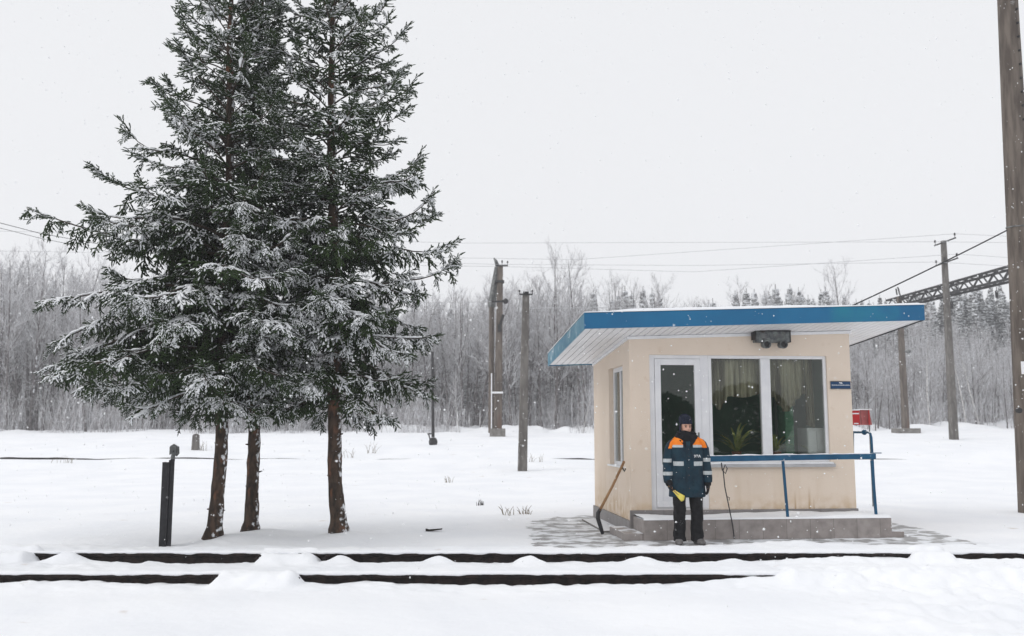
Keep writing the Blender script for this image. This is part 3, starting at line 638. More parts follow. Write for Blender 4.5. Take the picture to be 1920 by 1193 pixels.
# red box on a thin post behind the booth
rb = empty('red_box', tuple(at_y(1637, 950, 19.0)), 0, 'small red box with a pale slanted side on a thin post beyond the booth corner', 'box')
q = MB(); q.tube([(0, 0, -.2), (0, 0, 1.98)], .012, 6); q.build('post', M['grey_metal'], rb)
a1 = at_y(1598, 797, 18.95) - rb.location; a2 = at_y(1611, 770, 18.95) - rb.location
b1 = at_y(1616, 797, 18.95) - rb.location; b2 = at_y(1633, 769, 18.95) - rb.location; b3 = at_y(1639, 797, 18.95) - rb.location
q = MB(); q.box(a1.x, a2.x, -.06, .02, a1.z, a2.z); fb = q.build('front_panel', M['red'], rb, bevel=.004)
q = MB(); q.box(a1.x + .012, a2.x - .012, -.064, -.061, a2.z - .075, a2.z - .05); q.build('lettering', M['white_paint'], fb)
q = MB(); q.box(a1.x + .03, a2.x - .03, -.064, -.061, a1.z + .02, a1.z + .04); q.build('lettering', M['white_paint'], fb)
q = MB(); q.hexa([(b1.x, -.05, b1.z), (b3.x, .05, b1.z), (b3.x, .3, b1.z), (b1.x, .3, b1.z), (b1.x, -.05, b2.z), (b2.x, .05, b2.z), (b2.x, .3, b2.z), (b1.x, .3, b2.z)]); q.build('body', M['pale_red'], rb, bevel=.004)
q = MB(); q.box(b1.x - .01, b2.x + .02, -.06, .3, b2.z + .002, b2.z + .018); q.box(a1.x - .01, a2.x + .01, -.06, .03, a2.z + .002, a2.z + .02); q.build('snow_cap', M['snow_cap'], rb)
q = MB(); q.bar((b1.x + .15, -.055, b1.z), (b1.x + .155, -.055, b2.z), .02, .02); q.build('rib', M['red'], rb)

#SPLIT_SPRUCE
# ------------------------------------------------------------------ spruces
def prism(p0, p1, r, up=None, flat=1.0, off=0.0):
    """7-vertex spindle"""
    d = p1 - p0; ln = np.linalg.norm(d) + 1e-9; d = d / ln
    a = np.array([0, 0, 1.0]); a = a - d * d.dot(a)
    if np.linalg.norm(a) < .15: a = np.array([1.0, 0, 0]); a = a - d * d.dot(a)
    a /= np.linalg.norm(a); b = np.cross(d, a)
    vs = []
    for t, rr in ((0.0, .65), (.6, 1.0)):
        c = p0 + d * ln * t + a * off
        for k in range(3):
            an = 1.5708 + 2.0944 * k
            vs.append(c + (b * math.cos(an) + a * math.sin(an) * flat) * r * rr)
    vs.append(p1 + a * off * .5)
    return np.array(vs)
PT = np.array([(0, 1, 4), (0, 4, 3), (1, 2, 5), (1, 5, 4), (2, 0, 3), (2, 3, 5), (3, 4, 6), (4, 5, 6), (5, 3, 6)])
def stack(parts):
    V = np.concatenate(parts); k = len(parts)
    T = (PT[None] + (np.arange(k) * 7)[:, None, None]).reshape(-1, 3)
    return V, T
def spray_proto(rg, hang, snowy):
    nd, sn = [], []
    L0 = .58; n = 8; ax = [np.zeros(3)]; el = .12
    for i in range(n):
        st = L0 / n; ax.append(ax[-1] + np.array([math.cos(el), rg.normal() * .16, math.sin(el)]) * st); el -= .05 + hang * .06 + rg.normal() * .05
    tw = [(ax[i], ax[i + 1] + (ax[i + 1] - ax[i]) * .5, .016) for i in range(1, n)]
    tw.append((ax[-2], ax[-1] + (ax[-1] - ax[-2]) * 1.7, .0145))
    for i in range(1, n):
        t = i / n
        for sd in (-1, 1):
            if rg.random() < .12: continue
            ln = (.085 + .19 * (1 - t) ** .7) * rg.choice([.55, .9, 1.25]) * rg.uniform(.8, 1.2); an = rg.uniform(.6, 1.15)
            dz = -hang * rg.uniform(.2, 1.1) + rg.normal() * .26
            d = np.array([math.cos(an), sd * math.sin(an), dz]); d /= np.linalg.norm(d)
            p1 = ax[i] + d * ln + np.array([0, 0, -.1 * ln * hang]); pm = (ax[i] + p1) / 2 + np.array([rg.normal() * .006, rg.normal() * .006, .12 * ln * hang])
            tw.append((ax[i], pm + (p1 - pm) * .25, .0155)); tw.append((pm, p1, .016))
            if ln > .11:
                for q in (.36, .66):
                    for s2 in (-1, 1):
                        if rg.random() < .35: continue
                        b0 = ax[i] + (p1 - ax[i]) * q; d2 = d * .85 + np.array([.2, s2 * .6 * sd, -hang * .4 + rg.normal() * .3]); d2 /= np.linalg.norm(d2)
                        tw.append((b0, b0 + d2 * rg.uniform(.06, .13), .0145))
    heavy = snowy > .6
    for (a, b, r) in tw:
        nd.append(prism(a, b, r * rg.uniform(.8, 1.25), flat=1.05))
        if rg.random() < snowy:
            t0 = rg.uniform(0, .25); t1 = rg.uniform(.6, .95); aa = a + (b - a) * t0; bb = a + (b - a) * t1
            sn.append(prism(aa, bb, r * (rg.uniform(1.0, 1.7) if heavy else rg.uniform(.75, 1.15)), flat=.6, off=r * .95))
    for i in range(2, n - 1):
        if heavy and rg.random() < .75:
            o_ = np.array([0, rg.normal() * .04, 0]); sn.append(prism(ax[i - 1] + o_, ax[min(i + 1, n)] + o_ * 1.6, rg.uniform(.028, .058), flat=.42, off=.018))
        elif rg.random() < snowy * .7:
            sn.append(prism(ax[i] - (ax[i] - ax[i - 1]) * .6, ax[i + 1] + (ax[i + 1] - ax[i]) * .4, rg.uniform(.012, .022), flat=.6, off=.01))
    nd = stack(nd); sn = stack(sn) if sn else (np.zeros((0, 3)), np.zeros((0, 3), int))
    return nd, sn
_rg = np.random.default_rng(3)
PROTO = []                 # [hang level][snow level] -> list of protos
for hang in (.15, .55, 1.1):
    PROTO.append([[spray_proto(_rg, hang, s_) for _ in range(5)] for s_ in (.05, .52, .85)])

def interp_env(tab, z):
    a = np.array(tab); return float(np.interp(z, a[:, 0], a[:, 1]))

def spruce(base, lean, height, zlow, env, label, seed, extra=(), trunk_r=.085, per=5, dens=1.0, dz=.29):
    rg = np.random.default_rng(seed)
    t = empty('spruce_tree', (base[0], base[1], gz1(*base) - .05), 0, label, 'spruce')
    bz = t.location.z
    ax = lambda z: np.array([lean[0] * (z / height) ** .8 + .02 * math.sin(z * 1.3 + seed) - (.17, .12, .0)[seed - 1] * math.exp(-z / .8), lean[1] * z / height, z])
    # trunk with flare, whorl knots and broken stubs
    m = MB(); zs = np.concatenate([np.linspace(0, .5, 7), np.linspace(.58, height, 60)]); rings = []
    for z in zs:
        r = trunk_r * (1 - z / height) ** .8 + .01 + .045 * math.exp(-z / .16) + .012 * max(0, math.sin(z * 2 * math.pi / .31)) ** 6
        c = ax(z); rings.append([(c[0] + r * (1 + .09 * math.sin(3 * a + z * 5) * (1 if z > .3 else 2.2) + rg.normal() * .045) * math.cos(a), c[1] + r * math.sin(a), z) for a in np.linspace(0, 6.283, 15)[:-1]])
    m.loft(rings)
    for _ in range(26):
        z = rg.uniform(.3, 3.2); a = rg.uniform(0, 6.283); c = ax(z); r = trunk_r * (1 - z / height) ** .8; d = np.array([math.cos(a), math.sin(a), rg.uniform(-.1, .3)])
        m.tube([c + d * r * .7, c + d * (r + rg.uniform(.015, .06))], [rg.uniform(.012, .024), .008], 5)
    m.build('trunk', M['spruce_bark'], t, smooth=True)
    limbs = []
    z = zlow; ph0 = rg.uniform(0, 6)
    while z < height - .25:
        n = per if z < height * .55 else 4
        for k in range(n):
            ph = ph0 + 6.283 * k / n + rg.normal() * .22; zz = z + rg.uniform(-.12, .12); f = zz / height
            cx = math.cos(ph); l_ = interp_env(env[0], zz); r_ = interp_env(env[1], zz); mid_ = interp_env(env[2], zz)
            ln = (l_ * max(-cx, 0) ** 1.2 + r_ * max(cx, 0) ** 1.2 + mid_ * abs(math.sin(ph)) ** 1.2) / (abs(cx) ** 1.2 + abs(math.sin(ph)) ** 1.2)
            ln *= rg.uniform(.9, 1.35)
            e0 = np.interp(f, [.15, .3, .5, .75, 1], [-.05, .18, .5, .8, 1.05]) + rg.normal() * .1
            e1 = np.interp(f, [.15, .3, .5, .75, 1], [-.55, -.5, -.15, .3, .75]) + rg.normal() * .12
            e2 = e1 + rg.uniform(.5, 1.1)
            limbs.append((zz, ph, ln, e0, e1, e2))
        z += dz * (1 - .12 * z / height) * rg.uniform(.85, 1.15); ph0 += 1.1
    limbs += [tuple(e) for e in extra]
    lw = MB(); acc_n = {}; 
    def put(p, f, up_roll, s, hl, sl):
        f = f / (np.linalg.norm(f) + 1e-9); up = np.array([0, 0, 1.0])
        if abs(f[2]) > .93: up = np.array([math.cos(up_roll * 9), math.sin(up_roll * 9), .2])
        sd = np.cross(up, f); sd /= np.linalg.norm(sd); u2 = np.cross(f, sd)
        c_, s_ = math.cos(up_roll), math.sin(up_roll); sd, u2 = sd * c_ + u2 * s_, u2 * c_ - sd * s_
        k = (hl, sl, int(rg.integers(5))); acc_n.setdefault(k, []).append((np.stack([f, sd, u2], 1) * s, p))
    lumps = []
    for li, (zz, ph, ln, e0, e1, e2) in enumerate(limbs):
        n = 12; p = ax(zz); pts = [p]; hd = np.array([math.cos(ph), math.sin(ph)]); dirs = []; cv = rg.normal() * (.06 if len(limbs) - li > len(extra) else .012)
        for i in range(n):
            tt = i / (n - 1); e = e0 + (e1 - e0) * min(tt / .62, 1) if tt < .62 else e1 + (e2 - e1) * (tt - .62) / .38
            ca, sa = math.cos(cv), math.sin(cv); hd = np.array([hd[0] * ca - hd[1] * sa, hd[0] * sa + hd[1] * ca])
            d = np.array([hd[0] * math.cos(e), hd[1] * math.cos(e), math.sin(e)]); dirs.append(d); p = p + d * ln / n; pts.append(p)
        rad = [max(.005, .015 * (ln / 1.6) * (1 - i / (n + .5)) + .004) for i in range(n + 1)]
        lw.tube(pts, rad, 5)
        low = zz < 4.6; load = rg.normal() * .34 + .06
        ns = max(5, int(ln * 7.2 * dens * (1.35 if low else np.interp(zz, [4.6, 6, 8], [1.1, .92, .75]))))
        for i in range(ns):
            tt = .12 + .86 * (i + rg.random()) / ns; q = tt * n; j = min(int(q), n - 1); pp = pts[j] + (pts[j + 1] - pts[j]) * (q - j); d = dirs[j]
            sd = np.cross([0, 0, 1.0], d); sd /= np.linalg.norm(sd); sg = 1 if i % 2 else -1
            s = (.95 - .55 * tt) * rg.uniform(.75, 1.2) * (.75 + .25 * min(ln, 2.4) / 1.5)
            sl_p = rg.random() * .6 + tt * .8 + load + rg.normal() * .1
            if rg.random() < (.42 if low else .22):                                      # hanging curtain twigs
                f = d * .45 + sd * sg * rg.uniform(.1, .5) + np.array([0, 0, -rg.uniform(.6, 1.2)])
                put(pp, f, rg.normal() * .3, s * rg.uniform(.7, 1.0), 1, 0 if sl_p < .85 else (1 if sl_p < 1.15 else 2))
            else:
                an = rg.uniform(.7, 1.1); f = d * math.cos(an) + sd * sg * math.sin(an) + np.array([0, 0, rg.normal() * .12 - (.15 if low else 0)])
                put(pp, f, rg.normal() * .25, s, (2 if low and rg.random() < .5 else 1) if low else (0 if rg.random() < .6 else 1), 0 if sl_p < (.5 if low else .12) else (1 if sl_p < (.64 if low else .70) else 2))
            if rg.random() < .3 + load and tt > .3:
                lumps.append(prism(pp - d * .05, pp + d * rg.uniform(.05, .13) + sd * rg.normal() * .05, rg.uniform(.018, .045), flat=.5, off=.022))
        put(pts[-2], dirs[-1] + np.array([0, 0, .1]), 0, .5 * rg.uniform(.7, 1.1), 0, 1 if rg.random() < .8 else 0)
        put(pts[-3], dirs[-2], 0, .55, 0, 1)
    for _ in range(5):
        put(ax(height - .3), np.array([rg.normal() * .2, rg.normal() * .2, 1]), 0, .6, 0, 1)
    lw.build('limbs', M['limb_bark'], t, smooth=True)
    for idx, (nm, mt) in enumerate((('foliage', M['needles']), ('snow_load', M['tree_snow']))):
        VV, TT, k = [], [], 0
        for (hl, sl, pi_), lst in acc_n.items():
            V, T = PROTO[hl][sl][pi_][idx]
            if len(V) == 0: continue
            A = np.stack([a for a, _ in lst]); P = np.stack([p for _, p in lst])
            W2 = np.einsum('nij,vj->nvi', A, V) + P[:, None, :]
            VV.append(W2.reshape(-1, 3)); TT.append((T[None] + (k + np.arange(len(lst)) * len(V))[:, None, None]).reshape(-1, 3)); k += len(lst) * len(V)
        if idx == 1:
            V, T = stack(lumps); VV.append(V); TT.append(T + k)
        np_mesh(nm, np.concatenate(VV), np.concatenate(TT), mt, t)
    return t
# envelopes: (height, reach) to the left, to the right, towards and away
E1 = ([(1.7, .7), (2.0, 1.5), (2.5, 1.9), (3.2, 1.95), (3.8, 1.55), (4.4, 1.6), (5.2, 1.25), (6.0, .85), (7.2, .85), (8.3, .6), (9.6, .1)],
      [(1.7, .5), (2.2, .9), (3.5, 1.2), (5.0, 1.0), (6.5, .62), (8.3, .5), (9.6, .1)], [(1.7, .6), (2.2, 1.2), (3.5, 1.7), (5, 1.3), (7, .85), (8.3, .6), (9.6, .1)])
E2 = tuple([(1.8, .5), (2.4, 1.1), (4, 1.3), (5.3, 1.0), (6.2, .6), (6.8, .3), (8.4, .3), (9.4, .1)] for _ in range(3))
E3 = ([(1.8, .8), (2.2, 1.1), (3.5, 1.2), (5, 1.0), (7, .72), (8.4, .62), (10, .1)],
      [(1.9, .6), (2.3, 1.0), (3.0, 1.3), (3.8, 1.55), (4.8, 1.45), (5.8, 1.3), (7, 1.15), (8.0, .85), (8.6, .7), (10, .1)], [(1.8, .7), (2.2, 1.1), (3.5, 1.4), (5, 1.2), (7, 1.0), (8.4, .7), (10, .1)])
PI = math.pi
spruce(TRUNKS[0], (-.25, .25), 9.9, 1.95, E1, 'snowy spruce whose long limbs reach out over the black track post', 1,
       extra=[(4.05, PI - .08, 3.05, .12, .25, .36), (2.75, PI + .1, 2.6, .35, -.5, -.1), (3.0, PI - .2, 2.3, .3, -.2, .2), (4.6, PI + .12, 2.15, .25, .30, .6), (6.2, PI - .1, 1.35, .85, .9, 1.1), (5.7, PI + .2, 1.25, .7, .75, .9), (2.3, PI + .15, 1.9, .15, -.35, -.1), (3.3, -1.9, 2.2, .2, -.3, .1), (2.6, -2.3, 2.3, .2, -.4, .1), (3.1, PI + .22, 2.55, .42, -.45, -.5), (2.95, PI - .02, 2.45, .3, -.5, -.4), (2.6, PI + .3, 2.3, .2, -.35, -.3), (2.4, PI - .25, 2.1, .15, -.4, -.25), (3.4, PI + .35, 2.4, .35, -.3, -.2)])
spruce(TRUNKS[1], (-.2, .0), 9.5, 2.05, E2, 'middle snowy spruce of the three, its dark trunk a little behind the others', 2, trunk_r=.085, per=5,
       extra=[(2.6, -1.3, 1.9, .15, -.35, .1), (3.4, -1.8, 1.9, .2, -.25, .2)])
spruce(TRUNKS[2], (-.36, .1), 10.2, 2.0, E3, 'snowy spruce nearest the booth, with blown snow along one side of its trunk', 3, trunk_r=.10,
       extra=[(3.55, .05, 1.95, .25, .1, .75), (4.3, -.1, 1.75, .4, .3, 1.0), (5.0, .15, 1.6, .45, .4, 1.0), (6.1, -.05, 1.5, .5, .45, .9), (6.9, .1, 1.45, .6, .6, .95), (2.9, -.1, 1.6, .0, -.1, .1), (2.3, -.2, 1.5, .1, -.35, -.3), (3.0, -1.9, 2.0, .15, -.2, .1), (3.2, -1.2, 1.7, .1, -.3, .1)])

#SPLIT_POLES
# ------------------------------------------------------------------ poles, wires, small things
def insul(m_, p, h=.16, r=.035):
    m_.tube([(p[0], p[1], p[2]), (p[0], p[1], p[2] + h * .5), (p[0], p[1], p[2] + h * .55), (p[0], p[1], p[2] + h)], [.014, .014, r, r * .8], 7)
def rect_pole(m_, x0, y0, z0, x1, y1, z1, w0, w1, d0=None, d1=None):
    d0 = d0 or w0; d1 = d1 or w1; rg = []
    n = 12
    for i in range(n + 1):
        t_ = i / n; x = x0 + (x1 - x0) * t_; y = y0 + (y1 - y0) * t_; z = z0 + (z1 - z0) * t_; w = (w0 + (w1 - w0) * t_) / 2; d = (d0 + (d1 - d0) * t_) / 2; c = w * .22
        rg.append([(x - w + c, y - d, z), (x + w - c, y - d, z), (x + w, y - d + c, z), (x + w, y + d - c, z), (x + w - c, y + d, z), (x - w + c, y + d, z), (x - w, y + d - c, z), (x - w, y - d + c, z)])
    m_.loft(rg)
def ground_at(px, y):
    x = x_at(px, y, .5); return Vector((x, y, gz1(x, y)))
# 1: short square concrete pole beside the paving
yp = 32.5; b0 = ground_at(979, yp); tp = at_y(986, 553, yp)
o = empty('utility_pole', b0, 0, 'short square concrete pole with a small dark crossarm, alone in the open snow', 'utility pole')
q = MB(); d = tp - b0; rect_pole(q, 0, 0, -.4, d.x, 0, d.z, .34, .24); q.build('post', M['pole_concrete'], o)
q = MB(); q.box(d.x - .24, d.x + .24, -.17, -.125, d.z - .03, d.z + .02); insul(q, (d.x - .23, -.15, d.z + .02), .13); insul(q, (d.x + .23, -.15, d.z + .02), .13); q.box(d.x - .1, d.x + .1, -.18, .13, d.z + .002, d.z + .09); q.build('crossarm', M['dark_metal'], o)
# 2: braced mast with a leaning sleeve
yp = 50.0; b0 = ground_at(933, yp); t1 = at_y(938, 500, yp)
o = empty('braced_mast', b0, 0, 'weathered double mast with a leaning lattice brace and ragged horn at its top', 'mast')
q = MB(); d = t1 - b0; rect_pole(q, 0, 0, 0, d.x, 0, d.z, .46, .30); q.build('post', M['pole_wood'], o)
q = MB(); lb = at_y(921, 812, yp + .5) - b0; lm = at_y(922, 566, yp + .4) - b0; lt = at_y(934, 502, yp + .3) - b0
q.tube([lb, lm], [.16, .14], 8); q.build('brace', M['pole_wood'], o)
q = MB(); q.tube([lm + Vector((0, 0, -.3)), lm, lm.lerp(lt, .5), lt], [.2, .22, .24, .2], 7, jit=.12); q.build('lattice_sleeve', M['grey_metal'], o)
q = MB(); q.box(-.42, .42, -.42, .42, -.3, .42); q.build('footing', M['concrete'], o)
q = MB(); e = at_y(926, 484, yp) - b0; q.tube([lt, e + Vector((.1, 0, -.15)), e], [.13, .09, .03], 6); e2 = at_y(930, 490, yp) - b0; q.tube([lt, e2], [.08, .03], 5); q.build('horn', M['grey_metal'], o)
q = MB(); zz = d.z
q.box(d.x - .25, d.x + .42, -.22, -.17, zz - .02, zz + .05); insul(q, (d.x + .4, -.2, zz + .05), .22, .05); insul(q, (d.x + .1, -.2, zz + .05), .26, .05); q.build('crossarm', M['dark_metal'], o)
q = MB(); q.box(d.x - .3, d.x + .22, -.24, .2, zz - .92, zz - .8); q.build('collar', M['dark_metal'], o)
q = MB(); a = at_y(922, 566, yp - .3) - b0; b = at_y(948, 565, yp - .3) - b0; q.bar(a, b, .09, .09); q.ball((b.x, b.y, b.z), .16, 8, 6); q.build('bracket', M['dark_metal'], o)
q = MB(); a = at_y(937, 612, yp - .25) - b0; b = at_y(944, 590, yp - .25) - b0; q.tube([a, b], .07, 6); q.box(a.x - .1, a.x + .1, -.3, -.2, a.z - .3, a.z + .1); q.build('clamp', M['dark_metal'], o)
q = MB(); q.box(-.36, -.3, -.28, -.22, .4, 3.4); q.box(-.36, .3, -.29, -.22, 2.3, 2.4); q.build('conduit', M['white_panel'], o)
# 3: thin dark rod with a foot
yp = 41.5; b0 = ground_at(812, yp); t1 = at_y(811, 660, yp)
o = empty('thin_mast', b0, 0, 'thin dark mast with a rounded foot, seen against the wood past the spruce limbs', 'mast')
q = MB(); d = t1 - b0; q.tube([(0, 0, -.1), (d.x, 0, d.z)], [.075, .055], 8); q.build('rod', M['dark_metal'], o)
q = MB(); q.ball((.0, -.02, .12), .22, 12, 8, sc=(.9, .9, 1.05)); q.build('foot', M['dark_metal'], o, smooth=True)
q = MB(); q.tube([(-.1, -.1, .1), (-.19, -.1, .45), (-.18, -.1, .5)], .03, 6); q.box(-.25, -.08, -.16, -.04, .46, .52); q.build('lever', M['dark_metal'], o)
# 4: pole with two tilted crossarms
yp = 45.0; b0 = ground_at(1790, yp); t1 = at_y(1769, 452, yp)
o = empty('utility_pole', b0, 0, 'slender pale concrete pole carrying two tilted crossarms, beyond the booth', 'utility pole')
q = MB(); d = t1 - b0; rect_pole(q, 0, 0, -.3, d.x, 0, d.z, .36, .22); q.build('post', M['pole_concrete'], o)
ends = {}
for nm, (l_, r_) in {'top': ((1752, 461), (1792, 446)), 'low': ((1754, 499), (1796, 484))}.items():
    a = at_y(*l_, yp - .2) - b0; b = at_y(*r_, yp - .2) - b0; q = MB(); q.bar(a, b, .07, .07)
    for f_ in (.04, .42, .96) if nm == 'low' else (.04, .96): insul(q, tuple(a.lerp(b, f_)), .26, .05)
    ends[nm] = (a + b0, b + b0); q.build('crossarm', M['dark_metal'], o)
# 5: gantry carrying the overhead line
yp = 58.0; b0 = ground_at(1700, yp); t1 = at_y(1688, 600, yp)
o = empty('overhead_line_gantry', b0, 0, 'steel truss gantry on a footed post, rising towards the thick brown pole', 'gantry')
q = MB(); d = at_y(1686, 556, yp) - b0; rect_pole(q, 0, 0, -.2, d.x, 0, d.z, .40, .26); q.build('post', M['pole_wood'], o)
q = MB(); q.box(-.72, .72, -.5, .5, -.4, .28); q.build('footing', M['concrete'], o)
tL, bL = at_y(1672, 564, 59.5) - b0, at_y(1672, 578, 59.5) - b0; tR, bR = at_y(1960, 484, 45) - b0, at_y(1960, 510, 45) - b0
hor_ = Vector((tR.x - tL.x, tR.y - tL.y, 0)).normalized(); side = Vector((-hor_.y, hor_.x, 0)) * .35
q = MB()
for s_ in (-1, 1):
    q.bar(tL + side * s_, tR + side * s_, .12, .12); q.bar(bL + side * s_, bR + side * s_, .12, .12); nb = 22
    for i in range(nb):
        f0, f1 = i / nb, (i + 1) / nb
        A, B = (tL.lerp(tR, f0), bL.lerp(bR, f1)) if i % 2 else (bL.lerp(bR, f0), tL.lerp(tR, f1))
        q.bar(A + side * s_, B + side * s_, .06, .06)
for i in range(nb + 1):
    f0 = i / nb; q.bar(tL.lerp(tR, f0) + side, tL.lerp(tR, f0) - side, .05, .05); q.bar(bL.lerp(bR, f0) + side, bL.lerp(bR, f0) - side, .05, .05)
q.build('truss', M['dark_metal'], o)
for px, py, yy in ((1868, 538, 49.5), (1784, 560, 53.5)):
    p_ = at_y(px, py, yy) - b0; q = MB(); q.tube([p_, p_ + Vector((0, 0, -.2)), p_ + Vector((0, 0, -.22)), p_ + Vector((0, 0, -.6))], [.02, .02, .09, .08], 8); q.build('insulator', M['dark_metal'], o)
p_ = at_y(1688, 556, 58.3) - b0; q = MB(); q.tube([p_, p_ + Vector((-.1, 0, .5)), p_ + Vector((-.15, 0, .6))], .05, 6); q.tube([p_ + Vector((-.2, 0, .1)), p_ + Vector((-.25, 0, .5))], .05, 6); q.build('bracket', M['dark_metal'], o)
q = MB(); p_ = at_y(1703, 659, yp - .4) - b0; q.bar((0, 0, p_.z), p_, .05, .05); q.ball(tuple(p_), .16, 8, 6, sc=(1.2, 1, .8)); q.build('fitting', M['grey_metal'], o)
# 6: thick brown pole
yp = 17.65; bx = x_at(1941, yp, 0)
o = empty('utility_pole', (bx, yp, gz1(bx, yp)), 0, 'thick tall brown pole with bolts, a pale band and a small plate', 'utility pole')
tp = at_y(1889, 0, yp); tx = tp.x - bx; n = 40; q = MB(); rg_ = []
for i in range(n + 1):
    f_ = i / n; z = -.5 + 12.5 * f_; xx_ = tx * z / tp.z; r_ = .285 - .0095 * z
    rg_.append([(xx_ + r_ * (1 + .02 * math.sin(5 * a + z)) * math.cos(a), r_ * math.sin(a), z) for a in np.linspace(0, 6.283, 21)[:-1]])
q.loft(rg_); q.build('post', M['pole_wood'], o, smooth=True)
def on_pole(px, py):
    p_ = at_y(px, py, yp - .26); return p_ - o.location
zb = on_pole(1890, 421).z; xb = tx * zb / tp.z; rb_ = .285 - .0095 * zb
q = MB(); q.loft([[(xb + rr * math.cos(a), rr * math.sin(a), zz + .012 * math.sin(a)) for a in np.linspace(0, 6.283, 21)[:-1]] for rr, zz in ((rb_ + .002, zb - .014), (rb_ + .014, zb - .012), (rb_ + .014, zb + .012), (rb_ + .002, zb + .014))]); q.build('band', M['grey_metal'], o)
for k in range(9):
    p_ = on_pole(1899 + .35 * k, 14 + 26 * k); zc = p_.z; xc = tx * zc / tp.z; rr = .285 - .0095 * zc; a = -1.5708 + .35
    c_ = Vector((xc + rr * math.cos(a), rr * math.sin(a), zc)); q = MB(); q.tube([c_ + Vector((-.0, .01, 0)), c_ + Vector((.01, -.025, 0))], .024, 8); q.build('bolt', M['dark_metal'], o)
p_ = on_pole(1917, 690); q = MB(); q.box(p_.x - .03, p_.x + .11, p_.y - .03, p_.y - .012, p_.z - .12, p_.z + .12); q.build('plate', M['white_panel'], o)
p_ = on_pole(1911, 770); q = MB(); q.tube([(p_.x, p_.y + .05, p_.z), (p_.x, p_.y - .03, p_.z)], .05, 8); q.build('bolt', M['dark_metal'], o)
pole6 = o
# 7: stub behind the leftmost spruce
b0 = ground_at(366, 39.0)
o = empty('marker_post', b0, 0, 'short grey concrete post half hidden behind the leftmost spruce trunk', 'post')
q = MB(); rect_pole(q, 0, 0, -.2, .0, 0, .62, .30, .24); q.ball((0, 0, .62), .13, 10, 6, sc=(1, 1, .5)); q.build('post', M['pole_concrete'], o)

# wires
def wire(pts, r, label, mt=None, sag=.0, group=None, name='overhead_wire'):
    out = []
    for a, b in zip(pts[:-1], pts[1:]):
        a = Vector(a); b = Vector(b); n = 24
        for i in range(n + (1 if b == Vector(pts[-1]) else 0)):
            f_ = i / n; p_ = a.lerp(b, f_); p_.z -= 4 * sag * f_ * (1 - f_); out.append(p_)
    m_ = MB(); m_.tube(out, r, 5); return tag(m_.build(name, mt or M['wire_far']), label, 'wire', group)
tA, tB = ends['top']; lA, lB = ends['low']
G = 'overhead wires across the sky'
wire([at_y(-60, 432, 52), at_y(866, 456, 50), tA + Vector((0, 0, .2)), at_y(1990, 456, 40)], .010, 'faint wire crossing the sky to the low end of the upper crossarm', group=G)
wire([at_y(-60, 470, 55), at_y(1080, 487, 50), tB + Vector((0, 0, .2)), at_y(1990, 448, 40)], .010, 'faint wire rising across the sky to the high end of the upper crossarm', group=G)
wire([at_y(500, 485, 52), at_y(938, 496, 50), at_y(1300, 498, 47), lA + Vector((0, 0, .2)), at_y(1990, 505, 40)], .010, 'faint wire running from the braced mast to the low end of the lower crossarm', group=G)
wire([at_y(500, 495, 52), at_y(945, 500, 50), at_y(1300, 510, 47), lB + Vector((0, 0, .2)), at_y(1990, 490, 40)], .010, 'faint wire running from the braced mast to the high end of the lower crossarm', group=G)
wire([at_y(-70, 400, 30), at_y(76, 438, 36), at_y(420, 500, 50)], .013, 'upper of two wires slanting down behind the longest spruce limb', mt=M['wire'])
wire([at_y(-70, 410, 30), at_y(76, 447, 36), at_y(420, 515, 50)], .010, 'lower of two wires slanting down behind the longest spruce limb', mt=M['wire'])
p0 = pole6.location + Vector((tx * 5.2 / tp.z - .2, -.1, 0)); p0 = at_y(1888, 432, yp - .1)
wire([p0, bw(3.1, 2.8, 3.12)], .014, 'black service cable drooping from the thick brown pole to the back of the booth roof', mt=M['wire'], sag=.05, name='service_cable')
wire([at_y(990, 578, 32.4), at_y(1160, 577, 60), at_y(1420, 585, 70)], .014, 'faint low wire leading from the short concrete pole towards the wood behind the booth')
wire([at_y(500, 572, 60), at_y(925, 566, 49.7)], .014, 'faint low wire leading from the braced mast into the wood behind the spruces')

# black post near the track
yp = 12.7; b0 = Vector((x_at(311, yp, .1), yp, gz1(x_at(311, yp, .1), yp)))
o = empty('track_post', b0, 0, 'black upright steel channel post with a grey clamp on top, beside the track', 'post')
q = MB(); lean_ = .0
def pp(x, y, z): return (x + lean_ * z / 1.15, y, z)
def slab(x0, x1, y0, y1, z0, z1): q.hexa([pp(x0, y0, z0), pp(x1, y0, z0), pp(x1, y1, z0), pp(x0, y1, z0), pp(x0, y0, z1), pp(x1, y0, z1), pp(x1, y1, z1), pp(x0, y1, z1)])
slab(-.085, .012, -.03, -.012, -.1, 1.13); slab(-.085, -.07, -.012, .08, -.1, 1.13); q.build('channel', M['black_steel'], o, bevel=.003)
q = MB(); slab(.014, .028, -.06, .06, -.1, 1.16); slab(.028, .085, -.045, -.03, -.06, 1.17); slab(.028, .04, -.03, .06, -.06, 1.16); q.build('flange', M['black_steel'], o, bevel=.003)
q = MB(); q.tube([pp(.05, -.01, 1.14), pp(.05, -.01, 1.25)], .03, 8); slab(.015, .11, -.06, .03, 1.23, 1.34); q.tube([pp(.02, -.02, 1.33), pp(.06, -.02, 1.36), pp(.115, -.02, 1.33), pp(.12, -.02, 1.25), pp(.09, -.02, 1.22)], .022, 8); q.tube([pp(.06, -.09, 1.28), pp(.06, .05, 1.28)], .018, 8); q.build('clamp', M['grey_metal'], o, bevel=.004)
